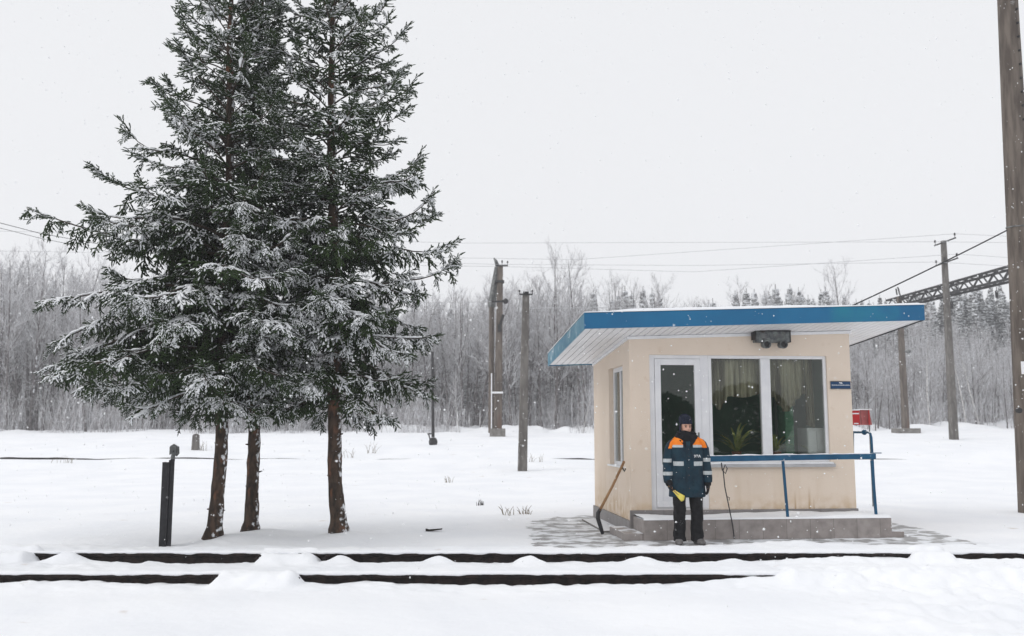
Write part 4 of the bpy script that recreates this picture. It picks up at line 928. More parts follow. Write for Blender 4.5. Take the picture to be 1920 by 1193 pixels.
# bits standing out of the snow
def bit(name, cat, label, fn, mt, loc):
    b = MB(); fn(b); o = b.build(name, mt); o.location = loc; return tag(o, label, cat)
p_ = Vector((x_at(812, 14.5, .1), 14.5, gz1(x_at(812, 14.5, .1), 14.5)))
bit('wood_offcut', 'wood', 'dark broken plank end sticking out of the snow between the spruces and the paving', lambda b: (b.hexa([(-.11, -.02, -.04), (-.06, -.03, -.02), (-.06, .05, -.02), (-.11, .05, -.04), (-.115, -.02, .05), (-.05, -.03, .035), (-.05, .05, .035), (-.115, .05, .05)]), b.hexa([(-.06, -.02, .0), (.14, -.02, .03), (.14, .05, .03), (-.06, .05, 0), (-.06, -.02, .035), (.14, -.02, .05), (.14, .05, .05), (-.06, .05, .035)])), M['dark_wood'], p_)
def tuft(b, n, h, w, rd): 
    for _ in range(n):
        x = rd.uniform(-w, w); y = rd.uniform(-.06, .06); dx = rd.uniform(-.6, .6) * h; hh = h * rd.uniform(.4, 1); b.tube([(x, y, -.03), (x + dx * .4, y, hh * .6), (x + dx, y + rd.uniform(-.03, .03), hh)], [.007, .005, .002], 4)
rd = random.Random(2)
TU = [(900, 948, 6, .13, .07, 'dark clump of dead stalks in the snow before the short concrete pole'), (952, 966, 4, .2, .12, 'few bent dry stems in the snow near the paving, beside the dark clump'),
      (985, 964, 6, .17, .10, 'dry grass stems poking up at the snowy edge of the paving blocks'), (842, 905, 4, .25, .1, 'small dry weed in the middle of the snowfield below the thin mast'),
      (700, 850, 5, .5, .25, 'dry weed stems by the distant rail beside the rightmost spruce trunk'), (380, 845, 5, .45, .2, 'dry weed stems in the snow by the grey marker post'),
      (120, 868, 6, .3, .5, 'low brown weeds in the far snow above the black post'), (1000, 866, 6, .35, .4, 'low weeds by the distant rail just past the short concrete pole'), (640, 858, 7, .4, .5, 'low weeds along the distant rail behind the spruce clump')]
for px, py, n, h, w_, lb in TU:
    lo_, hi_ = 12.0, 45.0
    for _ in range(40):
        mid_ = (lo_ + hi_) / 2; zz = gz1(x_at(px, mid_, .1), mid_); r_ = at_y(px, py, mid_)
        if r_.z > zz: lo_ = mid_
        else: hi_ = mid_
    x = x_at(px, lo_, .1); b = MB(); tuft(b, n * 2, h, w_, rd); o = b.build('dry_weed', M['dry_grass'] if px != 900 else M['dark_wood']); o.location = (x, lo_, gz1(x, lo_)); tag(o, lb, 'weed', 'dry weeds in the snow')
#SPLIT_WOOD
# ------------------------------------------------------------------ the winter wood
def tubes_np(segs, sides=3):
    """segs: list of (p0, p1, r0, r1) -> V, T (open tubes)"""
    P0 = np.array([s[0] for s in segs]); P1 = np.array([s[1] for s in segs]); r0 = np.array([s[2] for s in segs]); r1 = np.array([s[3] for s in segs])
    d = P1 - P0; d /= np.linalg.norm(d, axis=1, keepdims=True) + 1e-9
    a = np.where(np.abs(d[:, 2:3]) < .9, np.array([[0, 0, 1.0]]), np.array([[1.0, 0, 0]])); a = np.cross(d, a); a /= np.linalg.norm(a, axis=1, keepdims=True); b = np.cross(d, a)
    V = []
    for k in range(sides):
        c, s = math.cos(6.28318 * k / sides), math.sin(6.28318 * k / sides); V.append(P0 + (a * c + b * s) * r0[:, None])
    for k in range(sides):
        c, s = math.cos(6.28318 * k / sides), math.sin(6.28318 * k / sides); V.append(P1 + (a * c + b * s) * r1[:, None])
    V = np.stack(V, 1).reshape(-1, 3); T = []
    for k in range(sides):
        k2 = (k + 1) % sides; T += [(k, k2, sides + k), (k2, sides + k2, sides + k)]
    T = (np.array(T)[None] + (np.arange(len(segs)) * 2 * sides)[:, None, None]).reshape(-1, 3)
    return V, T
def bare_tree(seed, h, kind='broad', detail=2):
    """-> trunk segs, twig segs"""
    g = np.random.default_rng(seed); tr, tw = [], []
    n = 9; p = np.zeros(3); pts = [p]; hd = g.normal(size=2) * .04; r0 = h * (.0095 if kind == 'broad' else .0075) * g.uniform(.8, 1.2)
    for i in range(n):
        hd = hd + g.normal(size=2) * .035; p = p + np.array([hd[0], hd[1], 1.0]) * h / n; pts.append(p)
    for i in range(n):
        tr.append((pts[i], pts[i + 1], r0 * (1 - i / n) ** .8 + .02, r0 * (1 - (i + 1) / n) ** .8 + .012))
    def grow(p, d, ln, r, lev):
        k = 3; q = p
        for i in range(k):
            d2 = d + g.normal(size=3) * .14 + np.array([0, 0, .12]); d2 /= np.linalg.norm(d2); q2 = q + d2 * ln / k
            (tr if lev == 1 and r > .035 else tw).append((q, q2, r * (1 - i / k * .7), r * (1 - (i + 1) / k * .75))); d = d2
            if lev < detail + 1:
                for _ in range((3 if detail > 1 else 4) if lev == 1 else 2):
                    e = d + g.normal(size=3) * .55 + np.array([0, 0, .18]); e /= np.linalg.norm(e)
                    grow(q + (q2 - q) * g.random(), e, ln * g.uniform(.28, .5), max(r * .5, .010), lev + 1)
            q = q2
    nb = int((20 if kind == 'broad' else 26) * (1 if detail > 1 else .8))
    lo = .32 if kind == 'broad' else .42
    for i in range(nb):
        t = lo + (.98 - lo) * (i + g.random()) / nb; j = min(int(t * n), n - 1); q = pts[j] + (pts[j + 1] - pts[j]) * (t * n - j)
        az = i * 2.4 + g.normal() * .4; el = g.uniform(.55, 1.05) if kind == 'broad' else g.uniform(.7, 1.15)
        d = np.array([math.cos(az) * math.cos(el), math.sin(az) * math.cos(el), math.sin(el)])
        ln = h * ((.30 if kind == 'broad' else .2) * (1 - t) ** .6 + .07) * g.uniform(.7, 1.2)
        grow(q, d, ln, max(.012, r0 * .42 * (1 - t) + .014), 1)
    for i in range(5):                                                # dead twigs low on the stem
        t = g.uniform(.08, lo); j = int(t * n); q = pts[j] + (pts[j + 1] - pts[j]) * (t * n - j); az = g.uniform(0, 6.28)
        d = np.array([math.cos(az), math.sin(az), g.uniform(-.2, .5)]); grow(q, d / np.linalg.norm(d), h * .06, .015, detail)
    return tr, tw
PROT = []
for i in range(10):
    kind = 'broad' if i % 2 == 0 else 'birch'
    tr, tw = bare_tree(100 + i, 13.0, kind); PROT.append((tubes_np(tr, 5), tubes_np(tw, 3), kind))
TREE_ME = []
for i, (a, b, kind) in enumerate(PROT):
    ta = np_mesh('trunk', a[0], a[1], M['birch_bark'] if i in (3, 7) else M['bare_bark'], link=False, smooth=True); tb_ = np_mesh('crown', b[0], b[1], M['hazy_frost_twig'], link=False)
    TREE_ME.append((ta.data, tb_.data)); bpy.data.objects.remove(ta); bpy.data.objects.remove(tb_)
def bare(px, y, top_py, proto, label, group=None, rz=None, tilt=(0, 0), name='bare_tree'):
    x = x_at(px, y, 1.5); z = gz1(x, y) - .15; hgt = at_y(px, top_py, y).z - z; s = hgt / 13.0
    t = empty(name, (x, y, z), 0, label, 'tree', group)
    t.rotation_euler = (tilt[0], tilt[1], rz if rz is not None else random.uniform(0, 6.28)); sx = s * random.uniform(.85, 1.1) if hgt > 9 else s; t.scale = (sx, sx, s)
    for nm, me in zip(('trunk', 'crown'), TREE_ME[proto]):
        o = bpy.data.objects.new(nm, me); COL.objects.link(o); o.parent = t
    return t
rd = random.Random(77)
bare(1045, 66, 478, 0, 'tall bare tree rising just outside the blue roof corner, nearest the short concrete pole', rz=1.0)
bare(1090, 67, 486, 2, 'tall bare tree just behind the blue roof corner, second from the short concrete pole', rz=2.0)
bare(1745, 62, 590, 3, 'slim birch leaning over the snow bank between the gantry post and the pale concrete pole', tilt=(0, -.09), rz=.5, name='birch_tree')
bare(1812, 63, 610, 7, 'curved pale birch on the snow bank right beside the pale concrete pole', tilt=(0, .02), rz=2.5, name='birch_tree')
bare(1838, 63.5, 600, 7, 'spreading bare tree on the snow bank close to the thick brown pole', tilt=(0, .08), rz=4.0)
bare(862, 62, 700, 3, 'thin white stem leaning steeply at the edge of the wood beside the thin mast', tilt=(0, -.30), rz=1.0, name='birch_tree')
bare(900, 62.5, 735, 7, 'thin white stem bent low over the snowy brush beside the braced mast', tilt=(0, -.62), rz=2.2, name='birch_tree')
bare(1092, 61, 690, 3, 'slanting white birch stem at the edge of the wood against the booth wall', tilt=(0, -.2), rz=3.3, name='birch_tree')
bare(55, 68, 462, 4, 'tall bare tree with a broad twiggy crown below the longest spruce limb', rz=.3)
bare(1590, 84, 500, 6, 'tall bare tree standing above the booth roof and the dark treetops', rz=.8)
def row(n, p0, p1, y0, y1, top, label, group, protos=(0, 1, 2, 4, 5, 6, 8, 9)):
    for i in range(n):
        px = p0 + (p1 - p0) * (i + rd.random()) / n; y = rd.uniform(y0, y1); bare(px, y, top(px) + rd.uniform(-12, 45), rd.choice(protos), label, group)
row(34, -60, 330, 64, 78, lambda p: 500 + max(0, p - 120) * .06, 'bare frosted tree in the wood behind the black post, beneath the spruce limbs', 'bare trees behind the black post')
row(24, 330, 800, 66, 80, lambda p: 520, 'bare frosted tree in the wood glimpsed behind the spruce clump', 'bare trees behind the spruces')
row(26, 800, 1110, 64, 80, lambda p: 545, 'bare frosted tree in the wood between the spruce clump and the booth', 'bare trees between spruces and booth')
row(16, 1110, 1600, 66, 82, lambda p: 535 + max(0, (p - 1250)) * .12, 'bare frosted tree behind the booth, its crown showing over the roof', 'bare trees behind the booth')
row(26, 1590, 2010, 62, 78, lambda p: 650, 'bare frosted tree behind the two poles at the booth side', 'bare trees by the poles')
# the rest of the wood, one mass that closes the view behind them
LOWP = []
for i in range(8):
    tr, tw = bare_tree(300 + i, 13.0, 'broad' if i % 2 else 'birch', 1); a, b = tubes_np(tr, 4), tubes_np(tw, 3)
    LOWP.append((np.concatenate([a[0], b[0]]), np.concatenate([a[1], b[1] + len(a[0])]), np.concatenate([np.zeros(len(a[1]), int), np.ones(len(b[1]), int)])))
def mass(name, label, items, protos, mats, cat='wood'):
    VV, TT, MM, k = [], [], [], 0
    for (x, y, z, s, sw_, a, pi_) in items:
        V, T, mi = protos[pi_]; c, sn = math.cos(a), math.sin(a)
        W = np.stack([(V[:, 0] * c - V[:, 1] * sn) * sw_ + x, (V[:, 0] * sn + V[:, 1] * c) * sw_ + y, V[:, 2] * s + z], 1); VV.append(W); TT.append(T + k); MM.append(mi); k += len(V)
    o = np_mesh(name, np.concatenate(VV), np.concatenate(TT), mats, mi=np.concatenate(MM)); return tag(o, label, cat, kind='stuff')
items = []
for _ in range(760):
    y = rd.uniform(68, 112); px = rd.uniform(-140, 2060); x = x_at(px, y, 1); top = 548 - 40 * math.exp(-((px - 60) / 200) ** 2) + rd.uniform(0, 90) + (25 if px > 1150 else 0) + max(0, min(1, (px - 1560) / 120)) * 28
    z = gz1(x, y) - .2; h_ = at_y(px, top, y).z - z; items.append((x, y, z, h_ / 13, h_ / 13 * rd.uniform(.8, 1.1), rd.uniform(0, 6.28), rd.randrange(8)))
mass('woodland', 'hazy mass of bare winter trees closing the view beyond the snowfield', items, LOWP, [M['bare_bark'], M['hazy_frost_twig']])
# undergrowth: thickets of thin saplings along the edge
SAP = []
for i in range(6):
    g = np.random.default_rng(500 + i); sg_ = []
    for _ in range(26):
        p = np.array([g.normal() * .7, g.normal() * .5, 0]); d = np.array([g.normal() * .22, g.normal() * .22, 1]); ln = g.uniform(1.2, 4.2)
        for k in range(3):
            d2 = d + g.normal(size=3) * .12; q = p + d2 / np.linalg.norm(d2) * ln / 3; sg_.append((p, q, .018 - .004 * k, .014 - .004 * k))
            for _ in range(2):
                e = d2 + g.normal(size=3) * .5; e /= np.linalg.norm(e); s0 = p + (q - p) * g.random(); sg_.append((s0, s0 + e * ln * .2, .009, .004))
            p = q
    V, T = tubes_np(sg_, 3); SAP.append((V, T, np.zeros(len(T), int)))
items = []
for _ in range(420):
    y = rd.uniform(60.5, 92); px = rd.uniform(-140, 2060); x = x_at(px, y, 1); s = rd.uniform(.5, 1.25); items.append((x, y, gz1(x, y) - .1, s, s, rd.uniform(0, 6.28), rd.randrange(6)))
mass('undergrowth', 'frosted saplings and brush along the foot of the wood', items, SAP, [M['hazy_frost_twig']], 'undergrowth')
# dark conifers farther back
CON = []
for i in range(5):
    g = np.random.default_rng(700 + i); V, T, k = [], [], 0
    tv, tt_ = tubes_np([(np.zeros(3), np.array([0, 0, 10.0]), .16, .03)], 5); V.append(tv); T.append(tt_); k = len(tv)
    for z in np.arange(2.0, 9.8, .28):
        r = (1.75 * (1 - z / 10) ** .75 + .12)
        for j in range(9):
            a = g.uniform(0, 6.28); l_ = r * g.uniform(.6, 1.15); w_ = .22 + .1 * r; e = np.array([math.cos(a), math.sin(a), 0]); s_ = np.array([-math.sin(a), math.cos(a), 0])
            p = np.array([0, 0, z + g.uniform(-.1, .1)]); tip = p + e * l_ + np.array([0, 0, -.25 * l_ + g.uniform(-.1, .2)]); m_ = p + e * l_ * .55 + np.array([0, 0, -.02])
            V.append(np.array([p, m_ + s_ * w_, tip, m_ - s_ * w_, m_ + np.array([0, 0, -.3])])); T.append(np.array([(0, 1, 2), (0, 2, 3), (0, 4, 1), (1, 4, 2), (2, 4, 3), (3, 4, 0)]) + k); k += 5
    CON.append((np.concatenate(V), np.concatenate(T), np.concatenate([np.zeros(len(tt_), int), np.ones(sum(len(t_) for t_ in T) - len(tt_), int)])))
items = []
for _ in range(300):
    y = rd.uniform(112, 140); px = rd.uniform(1080, 2060) if _ % 2 else rd.uniform(1560, 2060); x = x_at(px, y, 1); z = gz1(x, y); top = 552 + 9 * math.sin(px * .02) - max(0, px - 1650) * .08 + rd.uniform(-14, 26) + (30 * rd.random() if px > 1560 else 0); h_ = at_y(px, top, y).z - z
    items.append((x, y, z, h_ / 10, h_ / 10 * rd.uniform(.65, .95), rd.uniform(0, 6.28), rd.randrange(5)))
mass('conifer_wood', 'dim line of conifer tops beyond the bare wood, above the booth roof', items, CON, [M['bare_bark'], M['pine']])
items = []
for _ in range(150):
    y = rd.uniform(114, 140); px = rd.uniform(-140, 1080); x = x_at(px, y, 1); z = gz1(x, y); top = 575 + rd.uniform(-10, 40); h_ = at_y(px, top, y).z - z
    items.append((x, y, z, h_ / 10, h_ / 10 * rd.uniform(.65, .95), rd.uniform(0, 6.28), rd.randrange(5)))
mass('conifer_wood', 'dim conifers deep in the wood behind the spruce clump', items, CON, [M['bare_bark'], M['pine']])
# round dark evergreens on the near side of the line, mirrored in the booth's panes
def shrub(x, y, h, w_, label, seed):
    g = np.random.default_rng(seed); n = 2600; u = g.normal(size=(n, 3)); u /= np.linalg.norm(u, axis=1, keepdims=True); rr = g.uniform(.72, 1.02, n) ** .5
    c = u * rr[:, None] * np.array([w_ / 2, w_ / 2, h * .5]) + np.array([0, 0, h * .5]); a = g.normal(size=(n, 3)); a /= np.linalg.norm(a, axis=1, keepdims=True); b = np.cross(a, g.normal(size=(n, 3))); b /= np.linalg.norm(b, axis=1, keepdims=True)
    s = .17; V = np.stack([c + a * s, c + b * s, c - a * s, c - b * s], 1).reshape(-1, 3); T = np.arange(n * 4).reshape(-1, 4)
    t = empty('evergreen_shrub', (x, y, 0), 0, label, 'shrub'); np_mesh('foliage', V, T, M['shrub'], t)
    q = MB(); q.tube([(0, 0, -.1), (0, 0, h * .8)], [.14, .04], 7); q.build('trunk', M['bare_bark'], t)
shrub(20.9, -21.3, 4.2, 5.0, 'large round dark evergreen whose dome is mirrored across both big window panes', 1)
shrub(15.6, -22.0, 3.7, 5.0, 'lower dark evergreen mirrored in the pane next to the door', 2)
shrub(10.4, -22.0, 3.9, 5.0, 'dark evergreen mirrored in the glass of the door', 3)

#SPLIT_PERSON
# ------------------------------------------------------------------ the signaller
PX_, PY_ = 2.475, 13.16
per = empty('person', (PX_, PY_, .0), 0, 'person before the booth door in a teal and orange work jacket, holding a yellow flag', 'person')
def ell(cx, cy, cz, rx, ry, n=36, pw=2.3):
    r = []
    for j in range(n):
        a = 6.28318 * j / n; c, s = math.cos(a), math.sin(a)
        r.append((cx + rx * abs(c) ** (2 / pw) * (1 if c >= 0 else -1), cy + ry * abs(s) ** (2 / pw) * (1 if s >= 0 else -1), cz))
    return r
def skin_mesh(verts, edges, radii, sub=2):
    me = bpy.data.meshes.new('s'); me.from_pydata(verts, edges, []); o = bpy.data.objects.new('s', me); COL.objects.link(o)
    sk = o.modifiers.new('skin', 'SKIN'); sk.use_smooth_shade = True
    for i, r in enumerate(radii): me.skin_vertices[0].data[i].radius = (r, r) if not hasattr(r, '__len__') else r
    me.skin_vertices[0].data[0].use_root = True
    sb = o.modifiers.new('sub', 'SUBSURF'); sb.levels = sub; sb.render_levels = sub
    dg = bpy.context.evaluated_depsgraph_get(); m2 = bpy.data.meshes.new_from_object(o.evaluated_get(dg)); bpy.data.objects.remove(o)
    V = [tuple(v.co) for v in m2.vertices]; F = [tuple(p.vertices) for p in m2.polygons]; bpy.data.meshes.remove(m2); return V, F
# hands: wrist position, palm direction, finger curl axis
WR = {-1: (Vector((-.266, -.075, .845)), Vector((.22, -.28, -1)).normalized()), 1: (Vector((.281, -.045, .84)), Vector((.02, -.12, -1)).normalized())}
def hand(side, sc):
    """palm and five fingers as one skinned chain set; fingers curl towards the body front"""
    w0, d = WR[side]; lat = Vector((0, -1, 0)); lat = (lat - d * lat.dot(d)).normalized(); nrm = d.cross(lat) * (1 if side < 0 else -1)     # nrm points to the thigh
    if nrm.x * side > 0: nrm = -nrm
    v = [w0, w0 + d * .05]; e = [(0, 1)]; r = [.030 * sc, (.040 * sc, .026 * sc)]
    grip = 1.25 if side < 0 else .45
    for k, (o_, ln) in enumerate(((.030, .072), (.011, .08), (-.009, .075), (-.028, .058))):
        base = w0 + d * .088 + lat * o_; v.append(base); r.append(.0125 * sc); i0 = len(v) - 1; e.append((1, i0)); p = base; dd = d.copy()
        for s_ in range(3):
            dd = (Quaternion(lat, grip * (.55 + .12 * s_) * (1 if nrm.dot(lat.cross(d)) > 0 else -1)) @ dd); p = p + dd * ln * (.42, .33, .25)[s_]; v.append(p); r.append((.0115, .0105, .009)[s_] * sc); e.append((len(v) - 2, len(v) - 1))
    tb0 = w0 + d * .035 + lat * .032; v.append(tb0); r.append(.014 * sc); e.append((1, len(v) - 1)); p = tb0; td = (d * .7 + lat * .75 + nrm * .25).normalized()
    for s_ in range(2):
        p = p + td * (.036, .028)[s_]; v.append(p); r.append((.0125, .011)[s_] * sc); e.append((len(v) - 2, len(v) - 1)); td = (td + d * .35 + nrm * .3).normalized()
    return v, e, r
HEADC = Vector((.0, -.012, 1.625)); HTURN = .16
def build_body():
    v = [Vector((0, 0, .92)), Vector((0, 0, 1.08)), Vector((0, .0, 1.26)), Vector((0, .01, 1.4)), Vector((0, .01, 1.5)), Vector((0, -.005, 1.57))]
    e = [(0, 1), (1, 2), (2, 3), (3, 4), (4, 5)]; r = [(.15, .11), (.14, .10), (.15, .105), (.12, .09), .052, .05]
    for s in (-1, 1):
        i = len(v); w0, d = WR[s]
        v += [Vector((s * .19, .01, 1.4)), Vector((s * .27, .03, 1.12)), w0]; r += [.06, .045, .03]; e += [(3, i), (i, i + 1), (i + 1, i + 2)]
        i = len(v); x = -.107 if s < 0 else .122
        v += [Vector((s * .10, 0, .86)), Vector((x, -.01, .48)), Vector((x, .01, .09)), Vector((x + s * .02, -.12, .04))]; r += [.085, .058, .042, .036]; e += [(0, i), (i, i + 1), (i + 1, i + 2), (i + 2, i + 3)]
    V, F = skin_mesh(v, e, r); m = MB(); m.add(V, F)
    # head: rings with brow, nose, lips and jaw
    rings = []
    prof = [(-.115, .030, .040, .01), (-.108, .048, .062, .005), (-.085, .060, .080, -.002), (-.055, .066, .088, 0), (-.02, .070, .092, .002), (.01, .073, .095, .004), (.045, .075, .097, .006), (.075, .070, .09, .008), (.10, .054, .072, .01), (.116, .028, .04, .01), (.12, .008, .012, .01)]
    n = 40
    for (z, rx, ry, cy) in prof:
        rg = []
        for j in range(n):
            a = 6.28318 * j / n; x = rx * math.cos(a); y = cy + ry * math.sin(a); f = math.exp(-((x) / .013) ** 2) if math.sin(a) < 0 else 0
            nose = f * (.024 * math.exp(-((z + .022) / .018) ** 2) + .012 * math.exp(-((z - .005) / .02) ** 2)); lips = (math.exp(-(x / .022) ** 2) if math.sin(a) < 0 else 0) * .006 * math.exp(-((z + .058) / .012) ** 2)
            eye_ = (math.exp(-((abs(x) - .031) / .014) ** 2) if math.sin(a) < 0 else 0) * -.010 * math.exp(-((z - .008) / .013) ** 2); rg.append((x, y - nose - lips - eye_, z))
        rings.append(rg)
    rings2 = []
    for a, b in zip(rings[:-1], rings[1:]):                        # finer rings so the features read
        for t_ in (0, .25, .5, .75): rings2.append([tuple(np.array(p) * (1 - t_) + np.array(q) * t_) for p, q in zip(a, b)])
    rings2.append(rings[-1]); rot = Matrix.Rotation(HTURN, 3, 'Z')
    out = []
    for rg in rings2:
        zz = rg[0][2]; o2 = []
        for x, y, z in rg:
            fr_ = y < 0; g1 = math.exp(-(x / .012) ** 2) if fr_ else 0
            y2 = y - g1 * .016 * math.exp(-((z + .024) / .013) ** 2)
            o2.append(tuple(rot @ Vector((x, y2, z)) + HEADC))
        out.append(o2)
    m.loft(out)
    for s in (-1, 1):
        c = rot @ Vector((s * .074, .012, -.005)) + HEADC; m.ball(tuple(c), .028, 10, 6, sc=(.35, .6, 1.05))
        v_, e_, r_ = hand(s, .95); V, F = skin_mesh(v_, e_, r_); m.add(V, F)
    o = m.build('body', M['skin'], per, smooth=True)
    rm = o.modifiers.new('join', 'REMESH'); rm.mode = 'VOXEL'; rm.voxel_size = .006; rm.use_smooth_shade = True
    dg = bpy.context.evaluated_depsgraph_get(); me = bpy.data.meshes.new_from_object(o.evaluated_get(dg)); o.modifiers.clear(); o.data = me
    return o, rot
body, hrot = build_body()
for s in (-1, 1):
    m = MB(); m.ball(tuple(hrot @ Vector((s * .031, -.083, .008)) + HEADC), .0115, 10, 6, sc=(1.15, .6, .7)); m.build('eye', M['eye'], per, smooth=True)
    m = MB(); m.tube([hrot @ Vector((s * .016, -.096, .026)) + HEADC, hrot @ Vector((s * .034, -.093, .03)) + HEADC, hrot @ Vector((s * .05, -.08, .024)) + HEADC], [.004, .0045, .003], 6); m.build('eyebrow', M['brow'], per, smooth=True)
# jacket: torso and sleeves, colours by panel
NS = 48
TZ = [(0.655, 0.241, 0.159), (0.665, 0.248, 0.16599999999999998), (0.72, 0.248, 0.16899999999999998), (0.8, 0.248, 0.16999999999999998), (0.9, 0.242, 0.16799999999999998), (1.0, 0.236, 0.164), (1.05, 0.234, 0.162), (1.09, 0.236, 0.162), (1.15, 0.238, 0.162), (1.2, 0.239, 0.16), (1.28, 0.236, 0.154), (1.345, 0.236, 0.153), (1.38, 0.232, 0.148), (1.42, 0.231, 0.138), (1.455, 0.201, 0.122), (1.485, 0.166, 0.108), (1.51, 0.131, 0.098), (1.53, 0.106, 0.09), (1.55, 0.096, 0.085)]
def tcol(i, j):
    z = TZ[i][0]; a = (j + .5) / NS * 360; front = 180 < a < 360; c = math.cos(math.radians(a)); ax_ = abs(c)
    if 1.089 < z < 1.149 : return 0 if (front and ax_ < .22) else (2 if ax_ < .86 else 0)
    if 1.344 < z < 1.379: return 0 if (front and ax_ < .22) else (2 if ax_ < .93 else 0)
    if z >= 1.379: return 0 if (front and ax_ < .2) else 1
    return 0
rngp = np.random.default_rng(4)
rings = []
for k, (z, rx, ry) in enumerate(TZ):
    rg = ell(0, .0, z, rx, ry, NS, 2.25); o2 = []
    for j, (x, y, zz) in enumerate(rg):
        w_ = 1 + .018 * math.sin(j * .9 + k * .7) + .045 * float(fbm(np.array([j * .22]), np.array([z * 7]), 3)[0]); fl = .012 * math.cos(j / NS * 6.283 * 3) if z < .8 else 0
        o2.append((x * w_ + fl, y * w_, zz))
    rings.append(o2)
jk = MB(); jk.loft(rings, tcol)
SL = [(1.485, 0.139, 0.0, 0.048), (1.465, 0.174, 0.0, 0.07), (1.435, 0.197, 0.002, 0.081), (1.38, 0.215, 0.005, 0.085), (1.33, 0.227, 0.01, 0.083), (1.27, 0.239, 0.015, 0.08), (1.2, 0.247, 0.018, 0.078), (1.185, 0.249, 0.018, 0.08), (1.145, 0.252, 0.016, 0.079), (1.135, 0.253, 0.015, 0.077), (1.08, 0.257, 0.01, 0.078), (1.02, 0.261, -0.005, 0.077), (1.005, 0.262, -0.008, 0.079), (0.965, 0.265, -0.018, 0.078), (0.955, 0.266, -0.02, 0.076), (0.91, 0.269, -0.035, 0.073), (0.87, 0.271, -0.05, 0.066), (0.85, 0.272, -0.056, 0.06)]
for s in (-1, 1):
    rg_ = []
    for k, (z, x, y, r) in enumerate(SL):
        x_ = s * (x - (.0 if s > 0 else .0) + (.012 if s > 0 else 0)); z_ = z - (.0 if s < 0 else -.01)
        rr = []
        for j in range(24):
            a = 6.28318 * j / 24; w_ = 1 + .11 * float(fbm(np.array([j * .3 + s]), np.array([z * 16]), 3)[0]); rr.append((x_ + r * w_ * math.cos(a), y + r * w_ * 1.02 * math.sin(a), z_ - (.45 if k < 4 else 0) * r * math.cos(a) * s))
        rg_.append(rr)
    def scol(i, j, s=s):
        z = SL[i][0]
        if 1.144 < z < 1.19 or .964 < z < 1.01: return 2
        if z > 1.375 and math.cos(6.28318 * (j + .5) / 24) * s < .55 - (1.46 - z) * 2: return 1
        return 0
    jk.loft(rg_, scol)
jo = jk.build('jacket', [M['jacket'], M['orange'], M['reflective']], per, smooth=True)
# placket, hem seam, pockets, emblem
def tfront(x, z, off):
    z_ = [t_[0] for t_ in TZ]; rx = float(np.interp(z, z_, [t_[1] for t_ in TZ])); ry = float(np.interp(z, z_, [t_[2] for t_ in TZ])); return -ry * max(0, 1 - abs(x / rx) ** 2.25) ** (1 / 2.25) - off
m = MB(); zz = np.linspace(.66, 1.44, 24); m.loft([[(-.03, tfront(-.03, z, -.01), z), (-.03, tfront(-.03, z, .009), z), (.03, tfront(.03, z, .010), z), (.032, tfront(.03, z, -.01), z)] for z in zz]); m.build('placket', M['jacket'], jo)
m = MB()
for z in (.78, .96, 1.06, 1.22, 1.32): m.ball((.0, tfront(0, z, .012), z), .011, 8, 4, sc=(1, .5, 1))
for i, z in enumerate((.78, .96, 1.06, 1.22, 1.32)):
    b = MB(); b.ball((.0, tfront(0, z, .011), z), .010, 8, 4, sc=(1, .5, 1)); b.build('button', M['dark_metal'], jo)
for s in (-1, 1):
    b = MB(); b.hexa([(s * .06, tfront(.06, .86, .004), .82), (s * .19, tfront(.19, .86, .004), .82), (s * .19, tfront(.19, .86, -.02), .82), (s * .06, tfront(.06, .86, -.02), .82), (s * .06, tfront(.06, .9, .012), .9), (s * .19, tfront(.19, .9, .012), .9), (s * .19, tfront(.19, .9, -.02), .9), (s * .06, tfront(.06, .9, -.02), .9)]); b.build('pocket_flap', M['jacket'], jo)
em = text_mesh('chest_lettering', 'УЗА', .05, M['white_paint'], jo, (.125, tfront(.125, 1.225, .012), 1.222), (PI / 2, 0, .12), True)
# trousers
tr_ = MB()
tr_.loft([ell(0, .0, z, rx, ry, 32) for z, rx, ry in ((.93, .20, .13), (.86, .205, .14), (.80, .20, .135), (.76, .19, .12))])
for s in (-1, 1):
    pts = [(.80, .10, .0, .098, .115), (.68, .104, .0, .093, .11), (.5, .112, -.005, .083, .098), (.44, .114, -.01, .084, .1), (.3, .115, .0, .08, .096), (.16, .117, .01, .083, .1), (.085, .12, .0, .086, .108), (.05, .12, -.005, .088, .112), (.045, .12, 0, .08, .1)]
    rg_ = []
    for k, (z, x, y, rx, ry) in enumerate(pts): rg_.append([(px_ * 1.0 + .012 * float(fbm(np.array([j * .35 + s * 3]), np.array([z * 14]), 3)[0]), py_, pz_) for j, (px_, py_, pz_) in enumerate(ell(s * x + (.012 if s > 0 else -.002), y, z, rx, ry, 28))])
    r2 = []
    for a, b in zip(rg_[:-1], rg_[1:]):
        for t_ in (0, .33, .66): r2.append([tuple(np.array(p) * (1 - t_) + np.array(q) * t_ + np.array([.006 * math.sin(q[2] * 60 + i * .5 + s), .006 * math.cos(q[2] * 55 + i * .4), 0])) for i, (p, q) in enumerate(zip(a, b))])
    r2.append(rg_[-1]); tr_.loft(r2)
tr_.build('trousers', M['trouser'], per, smooth=True)
